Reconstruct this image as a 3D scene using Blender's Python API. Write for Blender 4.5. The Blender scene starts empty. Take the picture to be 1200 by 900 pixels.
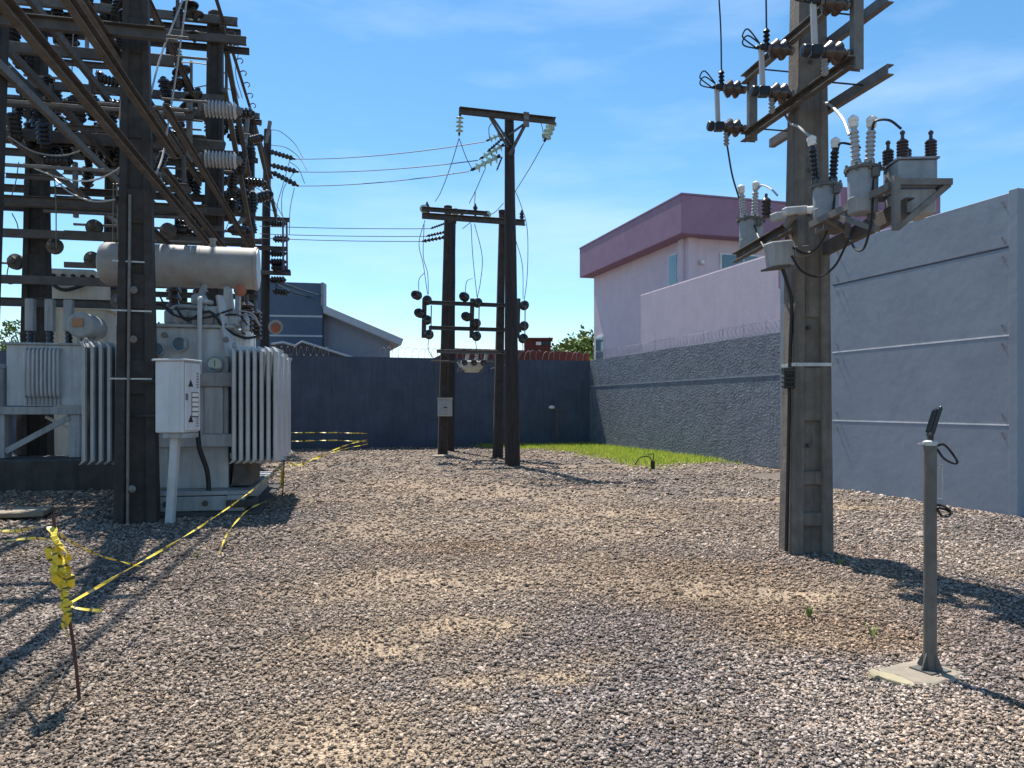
import bpy, bmesh, math, random
import numpy as np
from mathutils import Vector, Matrix, noise as mnoise

random.seed(7); rng = np.random.default_rng(7)
SC = bpy.context.scene
COL = SC.collection
R = math.radians

# ------------------------------------------------------------------ camera, light, exposure
F = 900.0; HOR = 476.0; EYE = 1.5
cam_d = bpy.data.cameras.new('camera'); cam = bpy.data.objects.new('camera', cam_d); COL.objects.link(cam)
cam.location = (0, 0, EYE); cam.rotation_euler = (R(90), 0, 0)
cam_d.sensor_fit = 'HORIZONTAL'; cam_d.sensor_width = 36; cam_d.lens = 36*F/1200
cam_d.shift_y = (HOR-450)/1200
cam_d.clip_start = .05; cam_d.clip_end = 3000
SC.camera = cam

SUN_AZ, SUN_EL = -22.0, 62.0        # azimuth from +Y, positive towards +X
world = bpy.data.worlds.new('World'); SC.world = world; world.use_nodes = True
wn, wl = world.node_tree.nodes, world.node_tree.links
wn.clear()
wo = wn.new('ShaderNodeOutputWorld'); bg = wn.new('ShaderNodeBackground'); sky = wn.new('ShaderNodeTexSky')
sky.sky_type = 'NISHITA'; sky.sun_disc = False
sky.sun_elevation = R(SUN_EL); sky.sun_rotation = R(SUN_AZ)
sky.altitude = 0; sky.air_density = 1.0; sky.dust_density = 0.1; sky.ozone_density = 3.0
bg.inputs['Strength'].default_value = 0.10
tcw = wn.new('ShaderNodeTexCoord'); mpw = wn.new('ShaderNodeMapping'); nzw = wn.new('ShaderNodeTexNoise'); rpw = wn.new('ShaderNodeValToRGB')
mpw.inputs['Rotation'].default_value = (0, R(24), R(15)); mpw.inputs['Scale'].default_value = (1.0, 1.6, 4.2)
nzw.inputs['Scale'].default_value = 1.9; nzw.inputs['Detail'].default_value = 7; nzw.inputs['Roughness'].default_value = .55
rpw.color_ramp.elements[0].position = .455; rpw.color_ramp.elements[1].position = .82
rpw.color_ramp.elements[0].color = (0, 0, 0, 1); rpw.color_ramp.elements[1].color = (.5, .5, .5, 1)
mxw = wn.new('ShaderNodeMix'); mxw.data_type = 'RGBA'; mxw.inputs[7].default_value = (6.2, 7.4, 8.8, 1)
hsv = wn.new('ShaderNodeHueSaturation'); hsv.inputs['Saturation'].default_value = 1.2; hsv.inputs['Hue'].default_value = .492; hsv.inputs['Value'].default_value = 1.08
wl.new(tcw.outputs['Generated'], mpw.inputs['Vector']); wl.new(mpw.outputs['Vector'], nzw.inputs['Vector'])
wl.new(nzw.outputs['Fac'], rpw.inputs['Fac']); wl.new(rpw.outputs['Color'], mxw.inputs[0])
wl.new(sky.outputs['Color'], hsv.inputs['Color']); wl.new(hsv.outputs['Color'], mxw.inputs[6])
wl.new(mxw.outputs[2], bg.inputs['Color']); wl.new(bg.outputs['Background'], wo.inputs['Surface'])

sun_d = bpy.data.lights.new('sun', 'SUN'); sun = bpy.data.objects.new('sun', sun_d); COL.objects.link(sun)
sun_d.energy = 5.0; sun_d.angle = R(.53); sun_d.color = (1, .955, .88)
sd = Vector((math.sin(R(SUN_AZ))*math.cos(R(SUN_EL)), math.cos(R(SUN_AZ))*math.cos(R(SUN_EL)), math.sin(R(SUN_EL))))
sun.rotation_euler = sd.to_track_quat('Z', 'Y').to_euler()
SC.view_settings.view_transform = 'Standard'; SC.view_settings.look = 'None'
SC.view_settings.exposure = 0.7; SC.view_settings.gamma = 1; SC.view_settings.use_curve_mapping = False
SC.cycles.max_bounces = 6

# ------------------------------------------------------------------ coordinates
def P(px, py, Y):                       # point seen at (px, py) in the 1200x900 photo, Y metres in front
    return Vector(((px-600)/F*Y, Y, EYE-(py-HOR)/F*Y))
def on_ground(px, py):
    Y = EYE*F/(py-HOR); return Vector(((px-600)/F*Y, Y, 0))
TW, TG = R(16.3), R(12.2)               # heading of the yard walls, heading of the switch gantry
def W(p, q, z=0): return Vector((p*math.cos(TW)-q*math.sin(TW), p*math.sin(TW)+q*math.cos(TW), z))
def G(p, q, z=0): return Vector((p*math.cos(TG)-q*math.sin(TG), p*math.sin(TG)+q*math.cos(TG), z))
RW, RG = Matrix.Rotation(TW, 3, 'Z'), Matrix.Rotation(TG, 3, 'Z')
UP = Vector((0, 0, 1))

# ------------------------------------------------------------------ materials
MATS = {}
def mat(name, col, rough=.75, metal=0.0, var=.22, scale=6.0, bump=.15, bscale=45.0, dirt=None, dirt_amt=.5, streak=False, stretch=None, spec=.4, bump_dist=.01, coat=0):
    if name in MATS: return MATS[name]
    m = bpy.data.materials.new(name); MATS[name] = m; m.use_nodes = True
    n, l = m.node_tree.nodes, m.node_tree.links
    b = n['Principled BSDF']; b.inputs['Roughness'].default_value = rough; b.inputs['Metallic'].default_value = metal
    b.inputs['Specular IOR Level'].default_value = spec
    tc = n.new('ShaderNodeTexCoord'); src = tc.outputs['Object']
    if stretch:
        mp = n.new('ShaderNodeMapping'); mp.inputs['Scale'].default_value = stretch; l.new(src, mp.inputs['Vector']); vsrc = mp.outputs['Vector']
    else: vsrc = src
    nz = n.new('ShaderNodeTexNoise'); nz.inputs['Scale'].default_value = scale; nz.inputs['Detail'].default_value = 8; nz.inputs['Roughness'].default_value = .62
    l.new(vsrc, nz.inputs['Vector'])
    rp = n.new('ShaderNodeValToRGB'); e = rp.color_ramp.elements; e[0].position = .28; e[1].position = .74
    c = Vector(col[:3])
    e[0].color = (*(c*(1-var)), 1); e[1].color = (*[min(1, v) for v in c*(1+var)], 1)
    l.new(nz.outputs['Fac'], rp.inputs['Fac']); out = rp.outputs['Color']
    if dirt:
        mp2 = n.new('ShaderNodeMapping'); mp2.inputs['Scale'].default_value = (7, 7, .55) if streak else (1.7, 1.7, 1.7); l.new(src, mp2.inputs['Vector'])
        n2 = n.new('ShaderNodeTexNoise'); n2.inputs['Scale'].default_value = 1.3; n2.inputs['Detail'].default_value = 7; n2.inputs['Roughness'].default_value = .65
        l.new(mp2.outputs['Vector'], n2.inputs['Vector'])
        r2 = n.new('ShaderNodeValToRGB'); r2.color_ramp.elements[0].position = .47; r2.color_ramp.elements[1].position = .72
        r2.color_ramp.elements[1].color = (dirt_amt,)*3+(1,)
        l.new(n2.outputs['Fac'], r2.inputs['Fac'])
        mx = n.new('ShaderNodeMix'); mx.data_type = 'RGBA'; mx.inputs[7].default_value = (*dirt, 1)
        l.new(r2.outputs['Color'], mx.inputs[0]); l.new(out, mx.inputs[6]); out = mx.outputs[2]
    l.new(out, b.inputs['Base Color'])
    if bump:
        n3 = n.new('ShaderNodeTexNoise'); n3.inputs['Scale'].default_value = bscale; n3.inputs['Detail'].default_value = 6; l.new(vsrc, n3.inputs['Vector'])
        bp = n.new('ShaderNodeBump'); bp.inputs['Strength'].default_value = bump; bp.inputs['Distance'].default_value = bump_dist
        l.new(n3.outputs['Fac'], bp.inputs['Height']); l.new(bp.outputs['Normal'], b.inputs['Normal'])
    return m

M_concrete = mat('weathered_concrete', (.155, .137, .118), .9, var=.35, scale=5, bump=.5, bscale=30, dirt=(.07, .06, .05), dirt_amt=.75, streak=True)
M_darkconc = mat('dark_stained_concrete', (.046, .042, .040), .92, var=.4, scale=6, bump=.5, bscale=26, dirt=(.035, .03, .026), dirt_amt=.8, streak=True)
M_wood = mat('creosoted_wood', (.032, .027, .027), .8, var=.5, scale=5, bump=.5, bscale=18, stretch=(6, 6, .5), dirt=(.06, .05, .046), dirt_amt=.4, streak=True)
M_steel = mat('galvanised_steel_weathered', (.18, .17, .16), .6, .35, var=.3, scale=9, bump=.15, dirt=(.13, .08, .05), dirt_amt=.6, streak=False)
M_rust = mat('rusty_steel', (.105, .096, .09), .8, .15, var=.4, scale=9, bump=.3, dirt=(.15, .14, .135), dirt_amt=.6)
M_armgrey = mat('dull_grey_crossarm', (.095, .088, .085), .75, .1, var=.3, scale=5, bump=.3, dirt=(.07, .05, .04), dirt_amt=.5)
M_galv = mat('galvanised_steel', (.42, .43, .43), .5, .5, var=.2, scale=14, bump=.08)
M_tgrey = mat('transformer_grey_paint', (.45, .47, .48), .5, 0, var=.12, scale=4, bump=.12, bscale=25, dirt=(.2, .17, .13), dirt_amt=.5, streak=True)
M_tgrey2 = mat('old_grey_paint', (.33, .345, .35), .6, 0, var=.16, scale=3, bump=.12, dirt=(.14, .12, .1), dirt_amt=.6, streak=True)
M_canlead = mat('oil_can_grey', (.27, .30, .33), .55, .1, var=.2, scale=5, bump=.15, dirt=(.14, .13, .12), dirt_amt=.5, streak=True)
M_cons = mat('conservator_grey_paint', (.31, .30, .285), .6, 0, var=.15, scale=4, bump=.12, dirt=(.22, .15, .09), dirt_amt=.65, streak=False)
M_cream = mat('cream_tank_paint', (.52, .50, .43), .6, 0, var=.12, scale=3, bump=.1, dirt=(.25, .2, .14), dirt_amt=.5, streak=True)
M_cab = mat('cabinet_white_paint', (.55, .575, .60), .45, 0, var=.07, scale=4, bump=.08, dirt=(.3, .27, .22), dirt_amt=.35, streak=True)
M_black = mat('black_porcelain', (.022, .02, .022), .25, 0, var=.2, bump=0, spec=.6)
M_brown = mat('brown_porcelain', (.05, .03, .024), .22, 0, var=.25, bump=0, spec=.6)
M_poly = mat('grey_polymer', (.42, .42, .43), .5, 0, var=.08, bump=.05)
M_white = mat('white_porcelain', (.72, .71, .68), .35, 0, var=.08, bump=0)
M_glass = mat('glass_insulator', (.45, .62, .56), .12, 0, var=.15, bump=0, spec=.8)
M_cable = mat('black_cable', (.018, .018, .02), .55, 0, var=.2, bump=0)
M_wire = mat('aluminium_wire', (.19, .19, .19), .55, .4, var=.1, bump=0)
M_wire2 = mat('bright_jumper_wire', (.36, .34, .32), .5, .4, var=.1, bump=0)
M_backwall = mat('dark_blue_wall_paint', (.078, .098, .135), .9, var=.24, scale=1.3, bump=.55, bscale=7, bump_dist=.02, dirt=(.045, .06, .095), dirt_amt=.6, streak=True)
M_sidewall = mat('blue_grey_roughcast', (.165, .19, .225), .92, var=.3, scale=4.5, bump=1.0, bscale=13, bump_dist=.04, stretch=(.9, .9, 1.3), dirt=(.08, .10, .125), dirt_amt=.55)
M_gpanel = mat('slate_grey_panel_paint', (.25, .29, .345), .85, var=.11, scale=1.1, bump=.3, bscale=6, bump_dist=.012, dirt=(.18, .212, .26), dirt_amt=.6)
M_pink = mat('pale_lilac_paint', (.61, .50, .555), .85, var=.07, scale=2, bump=.3, bscale=12, dirt=(.46, .38, .44), dirt_amt=.4, streak=True)
M_purple = mat('purple_fascia_paint', (.275, .165, .24), .8, var=.1, scale=1.5, bump=.3, bscale=8, dirt=(.33, .21, .29), dirt_amt=.5)
M_bluehouse = mat('blue_house_paint', (.085, .12, .175), .85, var=.1, scale=2, bump=.2)
M_lilacgrey = mat('grey_house_paint', (.25, .265, .32), .85, var=.08, scale=2, bump=.2)
M_roofgrey = mat('grey_roof_edge', (.42, .45, .48), .6, var=.1, bump=.1)
M_redbrick = mat('red_roof_paint', (.14, .042, .032), .85, var=.25, scale=6, bump=.4)
M_pane = mat('window_glass', (.09, .16, .2), .06, 0, var=.15, scale=.8, bump=0, spec=.9)
M_frame = mat('white_window_frame', (.7, .7, .7), .5, bump=0)
M_yellow = mat('yellow_tape_plastic', (.72, .54, .045), .4, var=.25, scale=14, bump=.1)
M_tapeblk = mat('black_tape_print', (.10, .09, .03), .45, var=.2, bump=0)
M_rebar = mat('rusty_rebar', (.10, .04, .03), .8, var=.3, bump=.3)
M_slab = mat('pale_concrete_slab', (.27, .23, .175), .9, var=.2, scale=6, bump=.4, bscale=30, dirt=(.25, .2, .15), dirt_amt=.6)
M_slab2 = mat('yellowish_concrete', (.36, .31, .20), .9, var=.2, scale=7, bump=.4, bscale=30)
M_pipe = mat('galvanised_post', (.135, .13, .12), .6, .4, var=.3, scale=10, bump=.2, dirt=(.22, .21, .2), dirt_amt=.4, streak=True)
M_plastic = mat('black_plastic', (.016, .017, .02), .35, bump=.05)
M_leaf = mat('leaf_green', (.115, .19, .03), .6, var=.5, scale=3, bump=0)
M_bark = mat('bark', (.09, .065, .045), .9, var=.3, bump=.5)
M_orange = mat('orange_plastic', (.30, .10, .05), .5, bump=0)
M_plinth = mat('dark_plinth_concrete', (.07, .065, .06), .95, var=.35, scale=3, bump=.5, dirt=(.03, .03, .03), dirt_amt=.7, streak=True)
M_razor = mat('razor_wire_steel', (.30, .30, .32), .7, 0, var=.1, bump=0)

# ------------------------------------------------------------------ mesh builder
class MB:
    def __init__(self): self.v = []; self.f = []; self.mi = []
    def add(self, vs, fs, mi=0):
        o = len(self.v); self.v.extend([Vector(a) for a in vs]); self.f.extend([tuple(i+o for i in f) for f in fs]); self.mi.extend([mi]*len(fs)); return self
    def box(self, c, s, rot=None, mi=0):
        h = Vector(s)/2; c = Vector(c); vs = []
        for x in (-1, 1):
            for y in (-1, 1):
                for z in (-1, 1):
                    d = Vector((x*h.x, y*h.y, z*h.z)); vs.append(c+(rot @ d if rot else d))
        return self.add(vs, [(0, 1, 3, 2), (4, 6, 7, 5), (0, 4, 5, 1), (2, 3, 7, 6), (0, 2, 6, 4), (1, 5, 7, 3)], mi)
    def prism(self, pts, vec, mi=0):       # closed polygon extruded by vec
        n = len(pts); pts = [Vector(p) for p in pts]; vec = Vector(vec)
        return self.add(pts+[p+vec for p in pts], [tuple(range(n))[::-1], tuple(range(n, 2*n))]+[(i, (i+1) % n, n+(i+1) % n, n+i) for i in range(n)], mi)
    def sweep(self, a, b, sec, sec2=None, up=UP, mi=0):   # 2-D section swept straight from a to b
        a, b = Vector(a), Vector(b); d = (b-a).normalized()
        x = d.cross(up)
        if x.length < 1e-4: x = d.cross(Vector((0, 1, 0)))
        x.normalize(); y = x.cross(d); n = len(sec); sec2 = sec2 or sec
        vs = [a+x*u+y*w for u, w in sec]+[b+x*u+y*w for u, w in sec2]
        return self.add(vs, [tuple(range(n))[::-1], tuple(range(n, 2*n))]+[(i, (i+1) % n, n+(i+1) % n, n+i) for i in range(n)], mi)
    def bar(self, a, b, w, h=None, up=UP, mi=0):
        h = h or w; return self.sweep(a, b, [(-w/2, -h/2), (w/2, -h/2), (w/2, h/2), (-w/2, h/2)], up=up, mi=mi)
    def channel(self, a, b, w, h, t=.008, flip=1, up=UP, mi=0):   # C section, web vertical
        s = [(0, -h/2), (w, -h/2), (w, -h/2+t), (t, -h/2+t), (t, h/2-t), (w, h/2-t), (w, h/2), (0, h/2)]
        return self.sweep(a, b, [(u*flip, v) for u, v in s], up=up, mi=mi)
    def angle(self, a, b, w, t=.008, fx=1, fy=1, up=UP, mi=0):
        s = [(0, 0), (w, 0), (w, t), (t, t), (t, w), (0, w)]
        return self.sweep(a, b, [(u*fx, v*fy) for u, v in s], up=up, mi=mi)
    def tube(self, pts, r, n=6, r2=None, cap=True, mi=0):
        pts = [Vector(p) for p in pts]; k = len(pts); vs = []; prev = None
        for i, p in enumerate(pts):
            d = (pts[min(i+1, k-1)]-pts[max(i-1, 0)]).normalized()
            x = prev-d*prev.dot(d) if prev is not None else d.orthogonal()
            if x.length < 1e-5: x = d.orthogonal()
            x.normalize(); prev = x; y = d.cross(x)
            rr = r if r2 is None else r+(r2-r)*i/max(1, k-1)
            vs += [p+x*rr*math.cos(2*math.pi*j/n)+y*rr*math.sin(2*math.pi*j/n) for j in range(n)]
        fs = [(i*n+j, i*n+(j+1) % n, (i+1)*n+(j+1) % n, (i+1)*n+j) for i in range(k-1) for j in range(n)]
        if cap: fs += [tuple(range(n))[::-1], tuple(range((k-1)*n, k*n))]
        return self.add(vs, fs, mi)
    def lathe(self, o, axis, prof, n=14, mi=0):    # prof = [(r, distance along axis)]
        o = Vector(o); d = Vector(axis).normalized(); x = d.orthogonal().normalized(); y = d.cross(x); k = len(prof); vs = []
        for r, h in prof: vs += [o+d*h+(x*math.cos(2*math.pi*j/n)+y*math.sin(2*math.pi*j/n))*max(r, 1e-4) for j in range(n)]
        fs = [(i*n+j, i*n+(j+1) % n, (i+1)*n+(j+1) % n, (i+1)*n+j) for i in range(k-1) for j in range(n)]
        fs += [tuple(range(n))[::-1], tuple(range((k-1)*n, k*n))]
        return self.add(vs, fs, mi)
    def mesh(self, name, mats, off=None, bevel=0, smooth=None):
        me = bpy.data.meshes.new(name); off = off or Vector((0, 0, 0))
        me.from_pydata([tuple(v-off) for v in self.v], [], self.f)
        for m in (mats if isinstance(mats, (list, tuple)) else [mats]): me.materials.append(m)
        if any(self.mi): me.polygons.foreach_set('material_index', self.mi)
        bm = bmesh.new(); bm.from_mesh(me)
        bmesh.ops.recalc_face_normals(bm, faces=bm.faces)
        if bevel: bmesh.ops.bevel(bm, geom=[e for e in bm.edges if len(e.link_faces) == 2 and e.calc_face_angle(0) > .6], offset=bevel, segments=1, affect='EDGES', clamp_overlap=True)
        bm.to_mesh(me); bm.free()
        if smooth:
            me.polygons.foreach_set('use_smooth', [True]*len(me.polygons)); me.set_sharp_from_angle(angle=R(smooth))
        me.update(); return me

def props(o, label=None, cat=None, group=None, kind=None):
    for k, v in (('label', label), ('category', cat), ('group', group), ('kind', kind)):
        if v: o[k] = v
    return o
ORIGIN = {}
def root(name, loc, label, cat, group=None, kind=None):
    o = bpy.data.objects.new(name, None); COL.objects.link(o); o.location = loc; o.empty_display_size = .1
    ORIGIN[o.name] = Vector(loc); return props(o, label, cat, group, kind)
def build(mb, name, mats, parent=None, label=None, cat=None, group=None, kind=None, bevel=0, smooth=None, loc=None):
    off = ORIGIN.get(parent.name, Vector((0, 0, 0))) if parent else (Vector(loc) if loc is not None else sum(mb.v, Vector((0, 0, 0)))/len(mb.v))
    if not parent and loc is None: off.z = min(v.z for v in mb.v)
    o = bpy.data.objects.new(name, mb.mesh(name, mats, off, bevel, smooth)); COL.objects.link(o)
    if parent: o.parent = parent
    else: o.location = off
    ORIGIN[o.name] = off
    return props(o, label, cat, group, kind)
def place(proto, mtx, label=None, group=None, used=set()):       # first call moves the prototype, later calls copy it with its parts
    if proto.name not in used: used.add(proto.name); r = proto
    else:
        r = proto.copy(); COL.objects.link(r)
        for ch in list(proto.children):
            c = ch.copy(); COL.objects.link(c); c.parent = r
            for g in list(ch.children):
                d = g.copy(); COL.objects.link(d); d.parent = c
    r.matrix_world = mtx
    return props(r, label, None, group)
def aim(pos, d, s=1.0):                 # matrix that puts local +Z along d
    return Matrix.Translation(Vector(pos)) @ Vector(d).normalized().to_track_quat('Z', 'Y').to_matrix().to_4x4() @ Matrix.Scale(s, 4)
def smoothline(pts, k=6):               # Catmull-Rom through points
    pts = [Vector(p) for p in pts]; q = [2*pts[0]-pts[1]]+pts+[2*pts[-1]-pts[-2]]; out = []
    for i in range(1, len(q)-2):
        for j in range(k):
            t = j/k; a, b, c, d = q[i-1:i+3]
            out.append(.5*((2*b)+(c-a)*t+(2*a-5*b+4*c-d)*t*t+(3*b-a-3*c+d)*t**3))
    return out+[pts[-1]]
def sagline(a, b, sag, k=14):
    a, b = Vector(a), Vector(b); return [a.lerp(b, i/k)-UP*sag*4*(i/k)*(1-i/k) for i in range(k+1)]
def wire(name, pts, r, m, label, cat, group=None, n=5):
    return build(MB().tube(pts, r, n), name, m, None, label, cat, group, smooth=60)
# ------------------------------------------------------------------ ground and gravel
_lat = rng.random((256, 256))
def vnoise(x, y, s):
    x = np.asarray(x)*s+500.3; y = np.asarray(y)*s+500.7
    xi, yi = np.floor(x).astype(int), np.floor(y).astype(int); fx, fy = x-xi, y-yi
    fx = fx*fx*(3-2*fx); fy = fy*fy*(3-2*fy); L = lambda a, b: _lat[a % 256, b % 256]
    return (L(xi, yi)*(1-fx)+L(xi+1, yi)*fx)*(1-fy)+(L(xi, yi+1)*(1-fx)+L(xi+1, yi+1)*fx)*fy
def fbm(x, y, s): return .5*vnoise(x, y, s)+.27*vnoise(x, y, s*2.1)+.15*vnoise(x, y, s*4.3)+.08*vnoise(x, y, s*9)
SPOTS = [(555, 735, .34, .22, 1.1), (545, 800, .14, .1, 1.2), (555, 833, .1, .06, 1.2), (365, 880, .45, .22, .9), (430, 760, .35, .2, .55), (650, 795, .22, .12, .95), (700, 770, .2, .16, .6),
         (880, 585, .9, .35, .8), (990, 595, .7, .2, .8), (640, 670, 1.6, .7, .5), (860, 690, 1.2, .5, .45), (950, 745, .6, .3, .6), (420, 845, .3, .2, .5), (560, 885, .3, .1, .3), (230, 640, .5, .25, .45), (330, 560, .7, .6, .5), (370, 830, .5, .3, .35), (395, 760, .5, .5, .35), (420, 680, .6, .8, .35), (445, 610, .8, 1.5, .4), (470, 560, 1, 3, .4), (620, 620, 2.2, 1.2, .45), (740, 600, 2.2, 1.2, .4), (930, 700, .8, .5, .5), (560, 580, 1.6, 2, .3)]
SPOTS = [(on_ground(a, b), rx, ry, k) for a, b, rx, ry, k in SPOTS]
def dust(x, y):                         # 0 clean crushed basalt .. 1 sandy soil showing through
    d = np.clip((fbm(x, y, .55)-.5)*2.6, 0, 1)*.55+np.clip((fbm(x+40, y, 1.7)-.52)*3, 0, 1)*.35
    for c, rx, ry, k in SPOTS:
        d = d+k*np.exp(-(((x-c.x)/rx)**2+((y-c.y)/ry)**2))*(.35+1.3*fbm(x, y, 5))
    far = np.clip((y-5)/9, 0, 1)
    return np.clip(d*(1-.1*far)+.12*far, 0, 1)
def hgt(x, y):                          # gentle unevenness of the yard
    return (fbm(x, y, .5)-.5)*.06+(fbm(x, y, 3)-.5)*.022

xs = np.linspace(-14, 12, 300); ys = np.concatenate([np.linspace(1.0, 9, 150), np.linspace(9.12, 33, 130)])
gx, gy = np.meshgrid(xs, ys); gz = hgt(gx, gy)-.006
nx, ny = len(xs), len(ys)
gv = np.stack([gx.ravel(), gy.ravel(), gz.ravel()], 1)
ii = np.arange(ny*nx).reshape(ny, nx)
gf = np.stack([ii[:-1, :-1].ravel(), ii[:-1, 1:].ravel(), ii[1:, 1:].ravel(), ii[1:, :-1].ravel()], 1)
def np_mesh(name, v, f, per, cols=None):
    me = bpy.data.meshes.new(name); me.vertices.add(len(v)); me.vertices.foreach_set('co', v.astype(np.float32).ravel())
    me.loops.add(f.size); me.loops.foreach_set('vertex_index', f.astype(np.int32).ravel())
    me.polygons.add(len(f)); me.polygons.foreach_set('loop_start', np.arange(0, f.size, per, dtype=np.int32)); me.polygons.foreach_set('loop_total', np.full(len(f), per, np.int32))
    me.update(calc_edges=True)
    if cols is not None:
        at = me.color_attributes.new('tone', 'FLOAT_COLOR', 'POINT'); at.data.foreach_set('color', cols.astype(np.float32).ravel())
    return me
BASALT = np.array([.335, .283, .243]); SAND = np.array([.43, .325, .225]); RUSTY = np.array([.30, .20, .135])
RED = [(on_ground(960, 735), .7, .4), (on_ground(1010, 748), .35, .2), (on_ground(870, 700), 1.0, .5), (on_ground(820, 670), 1.2, .6), (on_ground(560, 640), 1.2, .8)]
def stone_cols(x, y, r1, r2):
    d = dust(x, y)[:, None]
    tone = (.42+1.05*r1**1.3)[:, None]
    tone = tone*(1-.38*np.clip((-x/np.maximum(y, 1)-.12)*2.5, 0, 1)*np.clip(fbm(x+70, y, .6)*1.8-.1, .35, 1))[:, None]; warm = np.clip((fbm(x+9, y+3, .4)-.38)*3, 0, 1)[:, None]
    base = BASALT*(1-.6*warm)+np.array([.35, .262, .195])*(.6*warm)
    big = np.clip((fbm(x-13, y+21, .75)-.3)*2.4, 0, 1)[:, None]; red = sum(np.exp(-(((x-c.x)/a)**2+((y-c.y)/b)**2)) for c, a, b in RED)[:, None]
    tone = tone*(.78+.42*big); base = base*(1+(1-big)*np.array([-.03, -.03, .05]))*(1-np.clip(red, 0, 1))+np.clip(red, 0, 1)*np.array([.34, .225, .145])
    base = np.where((r2 < .06)[:, None], RUSTY, base); base = np.where((r2 > .95)[:, None], base*1.4, base)
    d = np.clip(d*1.5, 0, 1); return base*tone*(1-.7*d)+SAND*(.45+.6*r1)[:, None]*.7*d
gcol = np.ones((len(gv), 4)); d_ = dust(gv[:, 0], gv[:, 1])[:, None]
gcol[:, :3] = np.array([.135, .116, .105])*(1-d_)+SAND*(.72+.35*fbm(gv[:, 0], gv[:, 1], 9))[:, None]*d_  # bed colour darkened to paint in deeper shade between the stones
def attr_mat(name, rough, fine, bump, bscale):
    m = bpy.data.materials.new(name); m.use_nodes = True; n, l = m.node_tree.nodes, m.node_tree.links; b = n['Principled BSDF']
    b.inputs['Roughness'].default_value = rough; b.inputs['Specular IOR Level'].default_value = .3
    a = n.new('ShaderNodeAttribute'); a.attribute_name = 'tone'
    tc = n.new('ShaderNodeTexCoord')
    vo = n.new('ShaderNodeTexVoronoi'); vo.inputs['Scale'].default_value = fine; l.new(tc.outputs['Object'], vo.inputs['Vector'])
    rp = n.new('ShaderNodeValToRGB'); rp.color_ramp.elements[0].color = (.45, .45, .45, 1); rp.color_ramp.elements[1].color = (1.55, 1.5, 1.45, 1)
    sp = n.new('ShaderNodeSeparateColor'); l.new(vo.outputs['Color'], sp.inputs[0]); l.new(sp.outputs[0], rp.inputs['Fac'])
    mx = n.new('ShaderNodeMix'); mx.data_type = 'RGBA'; mx.blend_type = 'MULTIPLY'; mx.inputs[0].default_value = .8
    l.new(a.outputs['Color'], mx.inputs[6]); l.new(rp.outputs['Color'], mx.inputs[7]); l.new(mx.outputs[2], b.inputs['Base Color'])
    bp = n.new('ShaderNodeBump'); bp.inputs['Strength'].default_value = bump; bp.inputs['Distance'].default_value = .02
    v2 = n.new('ShaderNodeTexVoronoi'); v2.inputs['Scale'].default_value = bscale; l.new(tc.outputs['Object'], v2.inputs['Vector'])
    l.new(v2.outputs['Distance'], bp.inputs['Height']); l.new(bp.outputs['Normal'], b.inputs['Normal'])
    return m
M_yard = attr_mat('gravel_bed', .95, 75, .9, 60)
M_stone = attr_mat('crushed_stone', .85, 120, .25, 150)
me = np_mesh('gravel_yard', gv, gf, 4, gcol); me.materials.append(M_yard)
me.polygons.foreach_set('use_smooth', [True]*len(me.polygons))
yard = bpy.data.objects.new('gravel_yard', me); COL.objects.link(yard); props(yard, kind='structure')
terr = MB().add([(-900, -300, -.08), (900, -300, -.08), (900, 1800, -.08), (-900, 1800, -.08)], [(0, 1, 2, 3)])
build(terr, 'ground', mat('dry_soil', (.16, .13, .09), .95, var=.3, scale=.3, bump=.3), kind='structure', loc=(0, 0, -.08))

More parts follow.
